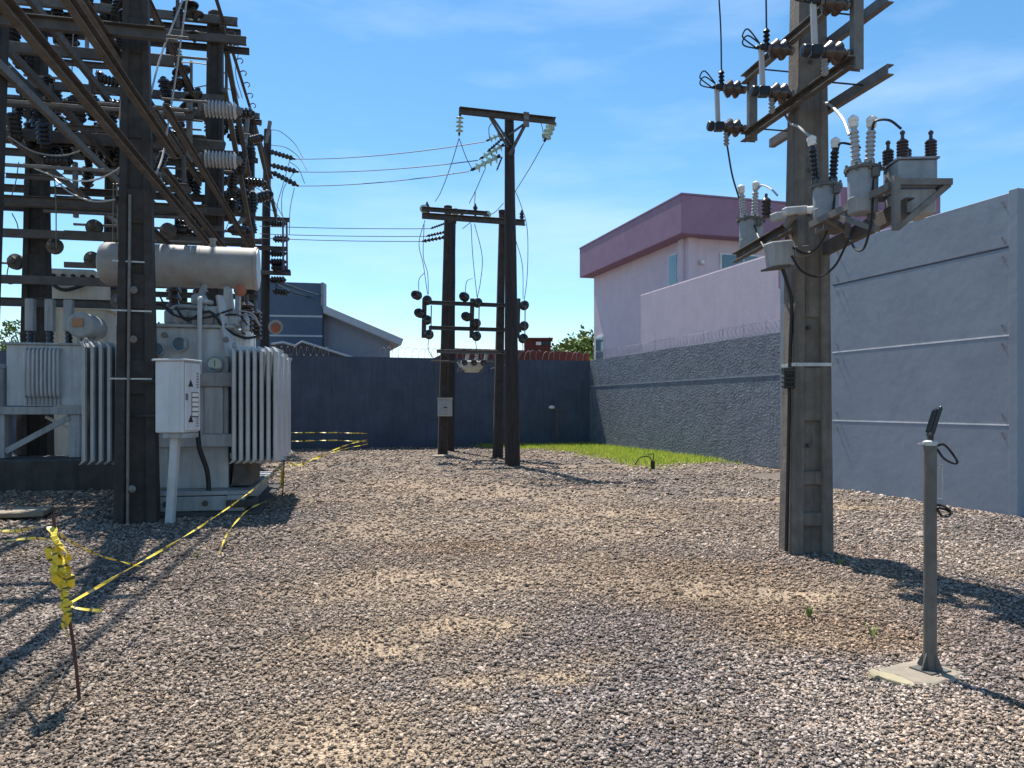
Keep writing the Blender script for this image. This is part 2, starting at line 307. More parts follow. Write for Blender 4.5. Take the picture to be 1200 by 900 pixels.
def make_stones():
    X, Y, S = [], [], []
    for y0, y1, dens, sz in ((2.3, 4.2, 6800, .0066), (4.2, 6, 4600, .0076), (6, 8.5, 2200, .0094), (8.5, 12, 850, .0128), (12, 18, 240, .0175), (18, 27.9, 90, .021)):
        xa, xb = -.72*y1-.9, min(.72*y1+.9, 11)
        n = int(dens*(y1-y0)*(xb-xa)); x = rng.uniform(xa, xb, n); y = rng.uniform(y0, y1, n)
        pw = x*math.cos(TW)+y*math.sin(TW); qw = -x*math.sin(TW)+y*math.cos(TW)
        ok = (abs(x) < .72*y+.9) & (pw < np.where(qw < 15, 9.55, 11.3)) & (qw < 27.95)
        g = np.clip((-(x)/np.maximum(y, 1)-.25)*2.2, 0, 1)     # coarser, flatter stones on the left
        s = sz*np.exp(rng.normal(0, .42, n))*(1+.75*g*(rng.random(n) < .5))*np.where(rng.random(n) < .055, 1.9, 1); s = np.minimum(s, sz*2.3)
        keep = ok & (rng.random(n) > dust(x, y)*.68)
        X.append(x[keep]); Y.append(y[keep]); S.append(s[keep])
    x, y, s = map(np.concatenate, (X, Y, S)); n = len(x)
    base = np.array([(a, b, c) for c in (-1, 1) for b in (-1, 1) for a in (-1, 1)], float)
    fac = np.array([(0, 2, 3), (0, 3, 1), (4, 5, 7), (4, 7, 6), (0, 1, 5), (0, 5, 4), (2, 6, 7), (2, 7, 3), (0, 4, 6), (0, 6, 2), (1, 3, 7), (1, 7, 5)])
    v = base[None]+rng.normal(0, .34, (n, 8, 3)); v[:, 4:, :2] *= rng.uniform(.35, .85, (n, 1, 1))
    dims = np.stack([s*rng.uniform(.8, 1.35, n), s*rng.uniform(.6, 1.0, n), s*rng.uniform(.25, .55, n)], 1); v *= dims[:, None]*.8
    a, tx, ty = rng.uniform(0, 6.283, n), rng.normal(0, .22, n), rng.normal(0, .22, n)
    ca, sa = np.cos(a)[:, None], np.sin(a)[:, None]
    z = v[..., 2]+v[..., 0]*tx[:, None]+v[..., 1]*ty[:, None]; xx = v[..., 0]*ca-v[..., 1]*sa; yy = v[..., 0]*sa+v[..., 1]*ca
    zz = z+(hgt(x, y)+s*rng.uniform(-.05, .5, n))[:, None]
    vv = np.stack([xx+x[:, None], yy+y[:, None], zz], 2).reshape(-1, 3)
    ff = (fac[None]+8*np.arange(n)[:, None, None]).reshape(-1, 3)
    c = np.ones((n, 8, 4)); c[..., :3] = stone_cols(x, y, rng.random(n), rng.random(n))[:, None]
    me = np_mesh('gravel', vv, ff, 3, c.reshape(-1, 4)); me.materials.append(M_stone)
    o = bpy.data.objects.new('gravel', me); COL.objects.link(o); props(o, kind='stuff'); print('stones', n)
make_stones()

# grass strip in the far corner
def make_grass():
    n = 20000; p = rng.uniform(6.0, 11.3, n*3); q = rng.uniform(16.2, 27.9, n*3)
    e = fbm(p, q, 1.1)*1.6-.8
    edge = np.where(q > 25.5, 7.6-.5*(q-25.5), 8.35+.1*(25.5-q)*0)+e      # left border of the patch
    near = 17.0+(p-8.4)*.25+e*1.5
    ok = (p > edge) & (q > near) & (rng.random(n*3) < np.clip(np.minimum(p-edge, (q-near)*.6)*1.3, .12, 1))
    p, q = p[ok][:n], q[ok][:n]; n = len(p)
    x = p*math.cos(TW)-q*math.sin(TW); y = p*math.sin(TW)+q*math.cos(TW)
    h = rng.uniform(.05, .17, n); w = rng.uniform(.007, .013, n); a = rng.uniform(0, 6.283, n); lx, ly = rng.normal(0, .05, n), rng.normal(0, .05, n)
    zb = hgt(x, y)
    v = np.zeros((n, 3, 3)); v[:, 0] = np.stack([x-w*np.cos(a), y-w*np.sin(a), zb], 1); v[:, 1] = np.stack([x+w*np.cos(a), y+w*np.sin(a), zb], 1); v[:, 2] = np.stack([x+lx, y+ly, zb+h], 1)
    t = rng.random(n)[:, None]; c = np.ones((n, 3, 4)); dry = (rng.random(n) < .05+.25*(p < edge[ok][:n]+.5))[:, None, None]; c[..., :3] = np.where(dry, np.array([.36, .29, .13]), (np.array([.24, .37, .035])*(1-t)+np.array([.48, .54, .08])*t)[:, None])
    me = np_mesh('grass', v.reshape(-1, 3), np.arange(n*3).reshape(-1, 3), 3, c.reshape(-1, 4))
    m = bpy.data.materials.new('grass_blades'); m.use_nodes = True; nn, l = m.node_tree.nodes, m.node_tree.links; b = nn['Principled BSDF']
    at = nn.new('ShaderNodeAttribute'); at.attribute_name = 'tone'; tr = nn.new('ShaderNodeBsdfTranslucent'); mx = nn.new('ShaderNodeMixShader'); mx.inputs[0].default_value = .45
    l.new(at.outputs['Color'], b.inputs['Base Color']); l.new(at.outputs['Color'], tr.inputs['Color']); b.inputs['Roughness'].default_value = .6
    l.new(b.outputs[0], mx.inputs[1]); l.new(tr.outputs[0], mx.inputs[2]); l.new(mx.outputs[0], nn['Material Output'].inputs['Surface'])
    me.materials.append(m); o = bpy.data.objects.new('grass', me); COL.objects.link(o); props(o, kind='stuff')
make_grass()

for px, py, nb, lab in ((985, 662, 9, 'small green weed sprouting at the foot of the right hand concrete pole'), (948, 722, 16, 'yellowish weed tuft in the gravel left of the metal post'), (1022, 745, 8, 'tiny weed beside the rusty stones left of the metal post'), (762, 552, 12, 'green weed tuft by the bent wire stub'), (230, 655, 10, 'dry weed tuft under the taut yellow tape')):
    c = on_ground(px, py); b = MB()
    for i in range(nb):
        a = random.uniform(0, 6.28); d = Vector((math.cos(a), math.sin(a), 0)); h = random.uniform(.04, .1); s = d.cross(UP)*.006
        p0 = c+d*.01; p1 = c+d*.03+UP*h*.7; p2 = c+d*random.uniform(.04, .08)+UP*h
        b.add([p0-s, p0+s, p1+s*.8, p1-s*.8, p2], [(0, 1, 2, 3), (3, 2, 4)])
    build(b, 'weed', mat('weed_green', (.16, .22, .05), .7, var=.4, bump=0), None, lab, 'weed')
# ------------------------------------------------------------------ yard walls
WH = 3.25; QB = 28.0; PS = 11.35; PG = 9.6
t = root('perimeter_wall', W(0, QB), 'dark blue plastered wall across the back of the yard in its own shade', 'wall')
b = MB(); b.box(W(-9.3, QB+.1, WH/2), (41.4, .2, WH), RW); build(b, 'wall_body', M_backwall, t, bevel=.01)
b = MB(); b.box(W(-9.3, QB+.1, WH+.012), (41.4, .19, .024), RW); build(b, 'coping', M_backwall, t)
t = root('boundary_wall', W(PS, 20), 'rough blue grey rendered wall along the right side with a thin ledge', 'wall')
b = MB(); b.box(W(PS+.1, 19.0, WH/2), (.2, 18.4, WH), RW); build(b, 'wall_body', M_sidewall, t)
b = MB(); b.box(W(PS+.0, 19.0, 2.27), (.014, 17.9, .045), RW); build(b, 'ledge', mat('ledge_paint', (.27, .29, .32), .8, bump=.2), t)
b = MB(); b.box(W(PS+.1, 19.0, WH+.012), (.19, 18.4, .03), RW); build(b, 'coping', M_sidewall, t)
# spikes and razor wire on the walls
def spikes(name, fn, n, label, step, m, prj):
    t = root(name, fn(0), label, 'wall spikes'); proto = None
    for i in range(n):
        c = fn(i*step)
        if proto is None:
            l = [Vector((0, 0, 0)), Vector((0, 0, .2)), Vector((.03, 0, .3)), Vector((.12, -.02, .38)), Vector((.19, -.03, .33))]
            o = build(MB().tube(smoothline(l, 3), .0085, 4), 'spike', m, None, smooth=60, loc=(0, 0, 0)); proto = o
        else: o = proto.copy(); COL.objects.link(o)
        o.parent = t; o.location = c-Vector(t.location); o.rotation_euler = (random.uniform(-.15, .15), random.uniform(-.1, .2), TW+random.uniform(-.5, .5))
spikes('wall_spikes', lambda s: W(9.6-s*.0+1.5-s, QB+.08, WH+.02), 34, 'row of curved metal spikes on the back wall right of the dark poles', .24, M_razor, 0)
def coil(fn, length, rad, pitch, rr, k=8):
    n = int(length/pitch*k); return [fn(i/k*pitch, rad*math.cos(2*math.pi*i/k), rad*math.sin(2*math.pi*i/k)) for i in range(n)]
b = MB().tube(coil(lambda s, u, v: W(PS+.1+u, 27.6-s, WH+.2+v), 13.2, .17, .2, .004), .0045, 3, cap=False)
for i in range(14): b.tube([W(PS+.1, 27.6-i, WH), W(PS+.1, 27.6-i, WH+.42)], .009, 4)
build(b, 'razor_wire', M_razor, None, 'loose coil of razor wire along the top of the right hand wall', 'razor wire')
b = MB().tube(coil(lambda s, u, v: W(1.4-s, QB+.1+u, WH+.2+v), 9.5, .16, .22, .004), .0045, 3, cap=False)
for i in range(9): b.tube([W(1.4-i*1.1, QB+.1, WH), W(1.4-i*1.1, QB+.1, WH+.4)], .009, 4)
build(b, 'razor_wire', M_razor, None, 'coil of razor wire on the back wall in front of the blue house', 'razor wire')

# ------------------------------------------------------------------ grey precast building
t = root('panel_building', W(PG, 12), 'tall slate grey building of stacked concrete panels on the right', 'building')
qa, qb = 7.32, 10.86                        # near and far end of the panelled side (wall heading)
qn = -P(1183, 603, 10.63).x*math.sin(TW)+10.63*math.cos(TW); qf = -P(975, 572, 14.1).x*math.sin(TW)+14.1*math.cos(TW)
hs = [0, 1.24, 2.485, 3.71, 4.47]
for i in range(4):
    b = MB(); z0, z1 = hs[i]+(.012 if i else -.05), hs[i+1]-.012
    pp = PG+.012*(3-i)*0+(-.004 if i == 3 else 0)
    b.box(W(pp+.08, (qn+qf)/2, (z0+z1)/2), (.16, qf-qn, z1-z0), RW); build(b, 'panel', M_gpanel, t, bevel=.008)
    if i:
        b = MB(); b.box(W(PG+.05, (qn+qf)/2, hs[i]), (.106 if i < 3 else .09, qf-qn-.01, .024), RW)
        build(b, 'joint', mat('sunlit_joint_sealant', (.75, .76, .77), .8, bump=.2) if i < 3 else mat('dark_joint', (.09, .10, .12), .9), t)  # lower joints: sealant coloured paler to carry the bright line of a sunlit ledge
b = MB(); b.box(W(PG+3.03, (qn+qf)/2+1.0, 2.2), (5.7, qf-qn+1.6, 4.3), RW); build(b, 'rear_block', M_gpanel, t)
b = MB(); b.box(W(PG+.10, qn-.075, 2.235), (.26, .14, 4.5), RW); build(b, 'corner_post', M_gpanel, t, bevel=.006)
b = MB(); b.box(W(PG+3.07, qn-.1, 2.22), (5.65, .2, 4.45), RW); build(b, 'front_wall', M_gpanel, t)
proto = None
for i in range(1, 5):
    for q, s in ((qn+.12, 1), (qf-.12, -1)):
        for dz in ((.1, -.16) if i < 4 else (-.16,)):
            b = MB(); z = hs[i]+dz; b.bar(W(PG-.012, q, z+.05), W(PG-.028, q-.07, z-.045), .014, .014); build(b, 'lifting_clip', M_pipe, t)

# ------------------------------------------------------------------ lilac house
t = root('lilac_house', W(13, 24), 'two storey lilac house with a deep purple roof fascia behind the right wall', 'house')
b = MB(); z0, z1 = 7.45, 8.78
b.box(W(13+9, 28.5, (z0+z1)/2), (18, 9.6, z1-z0), RW); build(b, 'fascia', M_purple, t, bevel=.02)
b = MB(); b.box(W(13+9, 28.5, z1+.03), (18.03, 9.63, .06), RW); build(b, 'roof_capping', M_purple, t)
b = MB(); b.box(W(13.55+8.2, 28.6, 3.73), (16.4, 8.6, 7.46), RW); build(b, 'wall', M_pink, t, bevel=.01)
b = MB(); b.box(W(13.49, 24.62, 5.6), (.12, .3, 3.7), RW); b.box(W(13.72, 24.26, 5.6), (.34, .12, 3.7), RW); build(b, 'corner_pilaster', M_pink, t, bevel=.01)
f = build(MB().box(W(13.53, 25.25, 5.9), (.06, .66, 2.3), RW), 'window', M_frame, t); f.name = 'window'
ORIGIN[f.name] = Vector(t.location); build(MB().box(W(13.495, 25.25, 5.9), (.02, .56, 2.2), RW), 'pane', M_pane, f)
xw = W(13.55, 24.3).x
f = build(MB().box(W(15.8, 24.27, 6.55), (1.9, .06, .85), RW), 'window', M_frame, t); ORIGIN[f.name] = Vector(t.location)
for dx in (-.46, .46): build(MB().box(W(15.8+dx, 24.235, 6.55), (.86, .02, .74), RW), 'pane', M_pane, f)
b = MB(); b.lathe(W(14.1, 24.25, 6.6), -W(0, 1), [(.09, 0), (.09, .05), (.06, .1)], 10); build(b, 'wall_light', M_white, t, smooth=40)
f = build(MB().box(W(13.53, 32.1, 4.0), (.06, .95, 1.3), RW), 'window', M_frame, t); ORIGIN[f.name] = Vector(t.location)
build(MB().box(W(13.495, 32.1, 4.0), (.02, .83, 1.18), RW), 'pane', M_pane, f)
ROOFT = t
t = root('lilac_parapet', W(11.8, 20), 'long pale lilac terrace wall stepping up in front of the lilac house', 'wall')
b = MB(); b.box(W(11.95, 18.6, 2.68), (.3, 11.6, 5.36), RW); build(b, 'wall_body', M_pink, t, bevel=.01)
b = MB(); b.box(W(11.95, 18.6, 5.375), (.28, 11.58, .03), RW); build(b, 'coping', M_pink, t)
b = MB(); b.box(W(11.79, 14.7, 4.9), (.03, 3.7, .92), RW); build(b, 'purple_band', M_purple, t)

build(MB().box(W(22, 25.6, 9.15), (4.6, 3.4, 1.0), RW), 'rear_roof_block', M_purple, ROOFT, bevel=.02)
# ------------------------------------------------------------------ blue house, red roofed house
t = root('blue_house', P(378, 420, 36), 'blue block house with a sloping grey gable roof beyond the back wall', 'house')
a, c = P(285, 331, 36), P(378, 331, 36)
b = MB(); b.prism([P(285, 420, 36)-UP*3, P(378, 420, 36)-UP*3, P(378, 332, 36), P(285, 329, 36)], W(0, 6)); build(b, 'wall', M_bluehouse, t)
for y in (371, 394): build(MB().bar(P(285, y-1.5, 35.99), P(378, y, 35.99), .03, .09), 'groove', M_roofgrey, t)
b = MB(); b.prism([P(379, 420, 36.5)-UP*3, P(457, 420, 36.5)-UP*3, P(457, 401, 36.5), P(379, 366, 36.5)], W(0, 6)); build(b, 'gable_wall', M_lilacgrey, t)
b = MB(); b.prism([P(379, 357, 35.8), P(473, 397, 35.8), P(470, 405, 35.8), P(379, 366.5, 35.8)], W(0, 7)); build(b, 'roof', M_roofgrey, t, bevel=.02)
b = MB(); b.prism([P(376, 331, 35.9), P(379, 331, 35.9), P(379, 358, 35.9), P(376, 358, 35.9)], (0, .6, 0)); build(b, 'wall_edge', M_lilacgrey, t)
t = root('shed_roof', P(350, 410, 33), 'low dark shed roof edge showing over the back wall beside the blue house', 'shed')
b = MB(); b.prism([P(318, 403, 33), P(348, 405, 33), P(358, 399, 33), P(420, 421, 33), P(420, 430, 33), P(318, 430, 33)], W(0, 3)); build(b, 'roof_body', mat('shed_dark', (.06, .06, .07), .9), t)
b = MB(); b.tube([P(318, 403, 32.9), P(332, 401, 32.9), P(346, 405, 32.9), P(354, 400, 32.9), P(420, 421, 32.9)], .05, 5); build(b, 'roof_edge', M_roofgrey, t)
t = root('red_roof_house', P(600, 420, 38), 'house with a dark red roof and square chimney beyond the back wall', 'house')
b = MB(); b.prism([P(505, 425, 38)-UP*1.5, P(690, 425, 38)-UP*1.5, P(690, 415, 38), P(672, 412, 38), P(533, 408, 38), P(505, 421, 38)], (0, 7, 0)); build(b, 'roof', M_redbrick, t)
for i in range(24):
    x = 520+i*7.2; build(MB().bar(P(x, 414 if x > 530 else 419, 37.97), P(x, 424, 37.97), .05, .05), 'roof_rib', M_redbrick, t)
ch = build(MB().prism([P(614.5, 413, 38.5), P(645.5, 413, 38.5), P(645.5, 397.5, 38.5), P(614.5, 397.5, 38.5)], (0, 1.2, 0)), 'chimney', M_redbrick, t, bevel=.02); ORIGIN[ch.name] = Vector(t.location)
build(MB().prism([P(613, 397.6, 38.3), P(648, 397.6, 38.3), P(648, 395.6, 38.3), P(613, 395.6, 38.3)], (0, 1.6, 0)), 'chimney_cap', M_redbrick, ch)
build(MB().box(P(637, 402, 38.48), (.75, .05, .2)), 'vent_opening', M_plastic, ch); build(MB().box(P(631, 402.5, 38.45), (.26, .05, .16)), 'vent_light', M_white, ch)

# ------------------------------------------------------------------ trees
def tree(c, zc, rx, rz, n, label, leaf=.16, lean=0):
    t = root('broadleaf_tree', Vector((c.x, c.y, 0)), label, 'tree'); b = MB(); vs, fs = [], []
    top = Vector((c.x, c.y, zc)); b.tube([Vector((c.x, c.y, -.1)), Vector((c.x+.1, c.y, zc*.5)), top], .2, 8, .07)
    limbs = []
    for i in range(14):
        d = Vector((random.gauss(0, 1), random.gauss(0, 1), random.gauss(.2, .7))).normalized(); e = top+Vector((d.x*rx*.8, d.y*rx*.8, d.z*rz*.8)); limbs.append(e)
        s = Vector((c.x+.05, c.y, zc*random.uniform(.5, .95))); b.tube([s, s.lerp(e, .5)+Vector((0, 0, .15)), e], .06, 5, .015)
    build(b, 'trunk', M_bark, t, smooth=50); lb = MB()
    clumps = [(e+Vector((random.gauss(0, .25)*rx, random.gauss(0, .25)*rx, random.gauss(0, .22)*rz)), random.uniform(.22, .4)*min(rx, rz)) for e in limbs for _ in range(3)]
    for i in range(n):
        k, r = random.choice(clumps); p = k+Vector((random.gauss(0, .55), random.gauss(0, .55), random.gauss(0, .5)))*r
        nrm = Vector((random.gauss(0, 1), random.gauss(0, 1), random.gauss(.5, .8))).normalized(); u = nrm.orthogonal().normalized(); w = nrm.cross(u); s = leaf*random.uniform(.6, 1.3)
        lb.add([p-u*s*.3, p+w*s*.5, p+u*s*.3, p-w*s*.5], [(0, 1, 2, 3)], 0)
    build(lb, 'crown', M_leaf, t)
tree(P(672, 420, 41), 3.6, 2.0, 1.6, 7000, 'leafy green tree between the red roof and the lilac house', .26)
tree(P(-8, 420, 40), 3.9, 2.2, 1.8, 4000, 'green tree over the back wall at the far left edge', .2)
tree(P(88, 420, 37), 4.2, 2.2, 1.1, 4500, 'green tree glimpsed between the transformers behind the grey drum', .18)
# ------------------------------------------------------------------ poles
def hsec(w, d, f, r): 
    return [(-w, -d), (-w+f, -d), (-w+f+.01, -d+r), (w-f-.01, -d+r), (w-f, -d), (w, -d), (w, d), (w-f, d), (w-f-.01, d-r), (-w+f+.01, d-r), (-w+f, d), (-w, d)]
def pole_mesh(top, w0, w1, d0, d1, rec=.3, fl=.24, rungs=(), ang=TW):     # concrete pole recessed front and back; local origin at the foot
    b = MB(); rm = Matrix.Rotation(ang, 3, 'Z'); top = Vector(top); k = 10; n = 12; rows = []
    for i in range(k+1):
        s = i/k; w, d = (w0+(w1-w0)*s)/2, (d0+(d1-d0)*s)/2; c = top*s+Vector((0, 0, -.25*(1-s)))
        rows += [c+rm @ Vector((u, v, 0)) for u, v in hsec(w, d, w*2*fl, d*2*rec)]
    fs = [(i*n+j, i*n+(j+1) % n, (i+1)*n+(j+1) % n, (i+1)*n+j) for i in range(k) for j in range(n)]
    fs += [(k*n+0, k*n+1, k*n+2, k*n+9, k*n+10, k*n+11), (k*n+2, k*n+3, k*n+8, k*n+9), (k*n+3, k*n+4, k*n+5, k*n+6, k*n+7, k*n+8)]
    b.add(rows, fs)
    for z0, z1 in rungs:
        s = (z0+z1)/2/top.z; w, d = w0+(w1-w0)*s, d0+(d1-d0)*s
        b.box(top*s, (w*(1-2*fl)+.02, d*.86, z1-z0), rm)
    return b
def square_pole(top, w0, w1, ang=TW, n=4, tilt=0):
    b = MB(); rm = Matrix.Rotation(ang, 3, 'Z'); top = Vector(top); k = 8; rows = []
    for i in range(k+1):
        s = i/k; w = (w0+(w1-w0)*s)/2; c = top*s+Vector((random.uniform(-.006, .006), 0, -.25*(1-s)))
        for j in range(n):
            a = math.pi/4+2*math.pi*j/n if n == 4 else 2*math.pi*j/n
            q = w*(1.414 if n == 4 else 1); rows.append(c+rm @ Vector((q*math.cos(a), q*math.sin(a), 0)))
    fs = [(i*n+j, i*n+(j+1) % n, (i+1)*n+(j+1) % n, (i+1)*n+j) for i in range(k) for j in range(n)]+[tuple(range(k*n, k*n+n))]
    return b.add(rows, fs)
def put(mb, t, name, m, bevel=0, smooth=None, label=None):              # local-space mesh as a part of t
    o = bpy.data.objects.new(name, mb.mesh(name, m, Vector((0, 0, 0)), bevel, smooth)); COL.objects.link(o); o.parent = t; ORIGIN[o.name] = ORIGIN[t.name]
    if label: o['label'] = label
    return o

# ------------------------------------------------------------------ insulator prototypes (local +Z is the axis, foot at the origin)
def sheds(n, r, rc, L, z0=0.0, droop=.3):
    pr = [(rc, z0)]; s = L/n
    for i in range(n):
        z = z0+i*s; pr += [(rc, z+s*.12), (r*.97, z+s*.2), (r, z+s*.3), (rc*1.25, z+s*(.45+droop)), (rc, z+s*.98)]
    return pr
def proto_ins(name, label, group, pr, m, capr, base_h, top_h, mcap=None, n=14):
    t = root(name, (0, 0, 0), label, 'insulator', group); L = max(z for _, z in pr)
    put(MB().lathe((0, 0, 0), UP, pr, n), t, 'porcelain', m, smooth=35)
    put(MB().lathe((0, 0, 0), UP, [(capr*1.3, -base_h), (capr*1.3, -base_h*.4), (capr, -base_h*.3), (capr, .01)], 8), t, 'base_fitting', mcap or M_steel, smooth=35)
    put(MB().lathe((0, 0, L-.005), UP, [(capr, 0), (capr, top_h*.7), (capr*.5, top_h*.75), (capr*.5, top_h)], 8), t, 'end_cap', mcap or M_steel, smooth=35); return t
def tiltsec(o, d): return aim(o, d)

# ================================================================== right hand pole
RB = on_ground(944, 650); RB.y += .18; RB.x = (944-600)/F*RB.y
RTOP = Vector((.035, 0, 8.2))
t = root('concrete_pole', RB, 'thick tapering concrete pole with recessed face standing in the gravel on the right', 'utility pole')
rb = pole_mesh(RTOP, .44, .22, .36, .2, rec=.2, fl=.27, rungs=[(.28, .42), (.7, .84), (1.35, 1.9), (2.4, 5.6), (6.3, 6.5)], ang=R(4))
put(rb, t, 'shaft', M_concrete, bevel=.012)
def RP(s): return Vector(RB)+RTOP*(s/RTOP.z)
z = 1.5+50/F*7.6; c = RP(z); b = MB()
wz = .44-.22*z/8.2; dz = .36-.16*z/8.2
for s in (-1, 1): b.box(c+Vector((0, s*(dz/2+.006), 0)), (wz+.024, .008, .035)); b.box(c+Vector((s*(wz/2+.006), 0, 0)), (.008, dz+.02, .035))
build(b, 'steel_strap', M_galv, t)
for zz in (1.1, 2.3, 3.45, 3.9, 4.15, 5.0, 5.4):
    cc_ = RP(zz); dz_ = .36-.16*zz/8.2; build(MB().lathe(cc_+Vector((-.02, -dz_/2-.0, 0)), Vector((0, -1, 0)), [(.022, -.1), (.022, .006), (.012, .008), (.012, .03)], 6), 'through_bolt', M_rust, t)
b = MB(); cpt = Vector((-.22, -.14, 0))
b.tube(smoothline([RP(.02)+Vector((-.235, -.1, 0)), RP(1.2)+Vector((-.215, -.1, 0)), RP(2.0)+Vector((-.205, -.1, 0)), RP(2.55)+Vector((-.2, -.12, 0)), RP(2.78)+Vector((-.27, -.16, 0)), RP(2.9)+Vector((-.32, -.18, 0))]), .019, 7); build(b, 'cable_conduit', M_cable, t, smooth=60)
k = root('terminal_block', RP(z)+Vector((-.235, -.12, 0)), 'small black louvred block clamped on the left of the concrete pole', 'terminal block')
b = MB(); b.box(RP(1.86)+Vector((-.235, -.13, 0)), (.11, .09, .02)); b.box(RP(1.78)+Vector((-.235, -.1, 0)), (.05, .05, .2)); build(b, 'backplate', M_plastic, k)
for i in range(5): build(MB().box(RP(1.7+i*.045)+Vector((-.235, -.135, 0)), (.115, .085, .026), Matrix.Rotation(.12, 3, 'X')), 'louvre', M_plastic, k, bevel=.004)

# switch frame: two pairs of steel arms clamped either side of the pole, hung with three knife switches
HD = (P(1003, 73, 6.81)-P(873, 163, 8.77)); HD.z = 0; HD.normalize(); HN = Vector((-HD.y, HD.x, 0))   # along the arms towards the camera; HN = to their right/left side
if HN.x > 0: HN = -HN                                            # points to the left
LA, LB = P(874, 162, 8.77), P(1003, 74, 6.81); LA.z = LB.z = 4.56
t = root('switch_support', RP(4.6), 'rusty steel frame of crossarms clamped high on the right hand concrete pole', 'crossarm')
def arm(a, b2, nm, m, fl): build(MB().channel(a, b2, .07, .1, .012, fl), nm, m, t, bevel=.003)
arm(LA, LB, 'lower_arm', M_rust, 1); arm(LA+Vector((0, 0, .66)), LB+Vector((0, 0, .66))+HD*.0, 'upper_arm', M_steel, 1)
RA, RBm = P(901, 165, 8.97), P(1040, 77, 6.99); RA.z = RBm.z = 4.57
arm(RA, RBm, 'rear_arm', M_steel, -1); arm(RA+Vector((0, 0, .66))+HD*.5, RBm+Vector((0, 0, .66))-HD*.0, 'rear_arm', M_steel, -1)
for q in (LA-HD*-.05, LB-HD*.06): build(MB().channel(q-UP*.05, q+UP*.72, .1, .06, .01, 1, up=HD), 'end_post', M_steel, t)
for s in (.3, 1.55):
    for dz in (0, .66): build(MB().tube([LA+HD*s+UP*dz, LA+HD*s+UP*dz-HN*.42], .009, 5), 'clamp_bolt', M_cable, t)
sw = proto_ins('switch_insulator', 'dark brown two shed insulator holding a knife switch on the right hand frame', 'knife switch insulators on the right hand pole', [(.05, 0)]+[(.05, .02), (.098, .05), (.1, .065), (.06, .1), (.055, .115), (.098, .14), (.1, .155), (.06, .19), (.05, .2)], M_brown, .035, .05, .06)
KN = ['leftmost', 'middle', 'nearest right hand']
for i, s in enumerate((.02, 1.0, 1.9)):
    base = LA+HD*s; tips = []
    for dz, w in ((.54, 'upper'), (.1, 'lower')):
        pos = base+UP*dz+HN*.07
        place(sw, aim(pos, HN), f'{w} dark insulator of the {KN[i]} knife switch on the right hand pole'); tips.append(pos+HN*.3)
    k = root('knife_switch', tips[0], f'{KN[i]} knife switch blade with wire horns on the right hand pole frame', 'switch', 'knife switches on the right hand pole')
    build(MB().bar(tips[1]-HN*.02+UP*.0, tips[0]-HN*.0+UP*.04, .036, .05, up=HN), 'blade', M_poly, k, bevel=.005)
    b = MB(); b.box(tips[0]-HN*.02, (.07, .09, .06)); b.tube([tips[0]-HN*.08, tips[0]+HN*.06], .02, 6); build(b, 'upper_jaw', M_plastic, k, bevel=.006); b = MB(); b.box(tips[1]-HN*.03, (.1, .1, .09)); b.lathe(tips[1]+HN*.04, HN, [(.055, 0), (.06, .02), (.055, .06), (.03, .065)], 10)
    build(b, 'lower_jaw', M_plastic, k, bevel=.006)
    for a in (.05, .115):
        h0 = tips[0]+HN*.03; hp = [h0+HD*-.02, h0+HN*.13+UP*(a-.03)-HD*.03, h0+HN*.17+UP*(a+.0), h0+HN*.11+UP*(a+.06), h0+HN*-.02+UP*.04]
        build(MB().tube(smoothline(hp, 4), .008, 5), 'horn', M_plastic, k, smooth=60)
    b = MB(); b.lathe(tips[0]-HN*.06+UP*.03, UP, sheds(4, .036, .018, .17), 8); build(b, 'upper_terminal', M_plastic, k, smooth=40)
    b = MB(); b.lathe(tips[1]-HN*.12-UP*.06, -UP, sheds(4, .036, .018, .15), 8); build(b, 'lower_terminal', M_canlead, k, smooth=40)
    tp = tips[0]-HN*.06+UP*.2
    wire('drop_wire', smoothline([tp, tp+UP*.5-HD*.02, tp+UP*1.1-HD*.1, tp+UP*2.4-HD*.3]), .009, M_cable, f'wire rising from the {KN[i]} knife switch on the right hand pole', 'wire', 'wires above the right hand pole')
    if i == 0: SWL = tips[1]-HN*.12-UP*.21
    if i == 1: SWM = tips[1]-HN*.12-UP*.21
    if i == 2: SWR = tips[1]-HN*.12-UP*.21
# instrument transformers
def oil_can(px, py, Y, r, h, b1, b2, m1, m2, lab):
    c = P(px, py, Y); t = root('instrument_transformer', c-UP*h, lab, 'transformer', 'instrument transformers on the right hand pole')
    b = MB(); b.lathe(c-UP*h, UP, [(r*.86, 0), (r*.92, .015), (r*.92, h*.3), (r*.94, h*.31), (r*.94, h*.34), (r*.92, h*.35), (r*.96, h-.02), (r*.96, h)], 20); build(b, 'can', M_canlead, t, smooth=35)
    b = MB(); b.lathe(c, UP, [(r*1.17, -.012), (r*1.17, .012), (r*.8, .03), (r*.5, .045)], 20)
    for i in range(8): a = i*math.pi/4; b.lathe(c+Vector((math.cos(a)*r*1.08, math.sin(a)*r*1.08, -.01)), UP, [(.012, -.02), (.012, .045)], 6)
    build(b, 'lid', M_pipe, t, smooth=35)
    for (dx, dy, L, m) in ((*b1, m1), (*b2, m2)):
        o = c+Vector((dx*.45, dy, .02)); d = Vector((dx*.55, dy*.3, 1)).normalized()
        q = MB().lathe(o, d, [(.042, 0), (.044, .05)]+sheds(7, .041, .025, L-.1, .05)+[(.024, L)], 12); build(q, 'bushing', m, t, smooth=35)
        q = MB().lathe(o+d*(L-.03), d, [(.034, 0), (.04, .015), (.038, .045), (.044, .05), (.043, .08), (.024, .095), (.01, .105)], 10); build(q, 'bushing_cap', M_white, t, smooth=35)
    build(MB().box(c+Vector((r*.35, -r*1.02, -.06)), (.06, .06, .08)), 'terminal_box', M_pipe, t, bevel=.006)
    return c
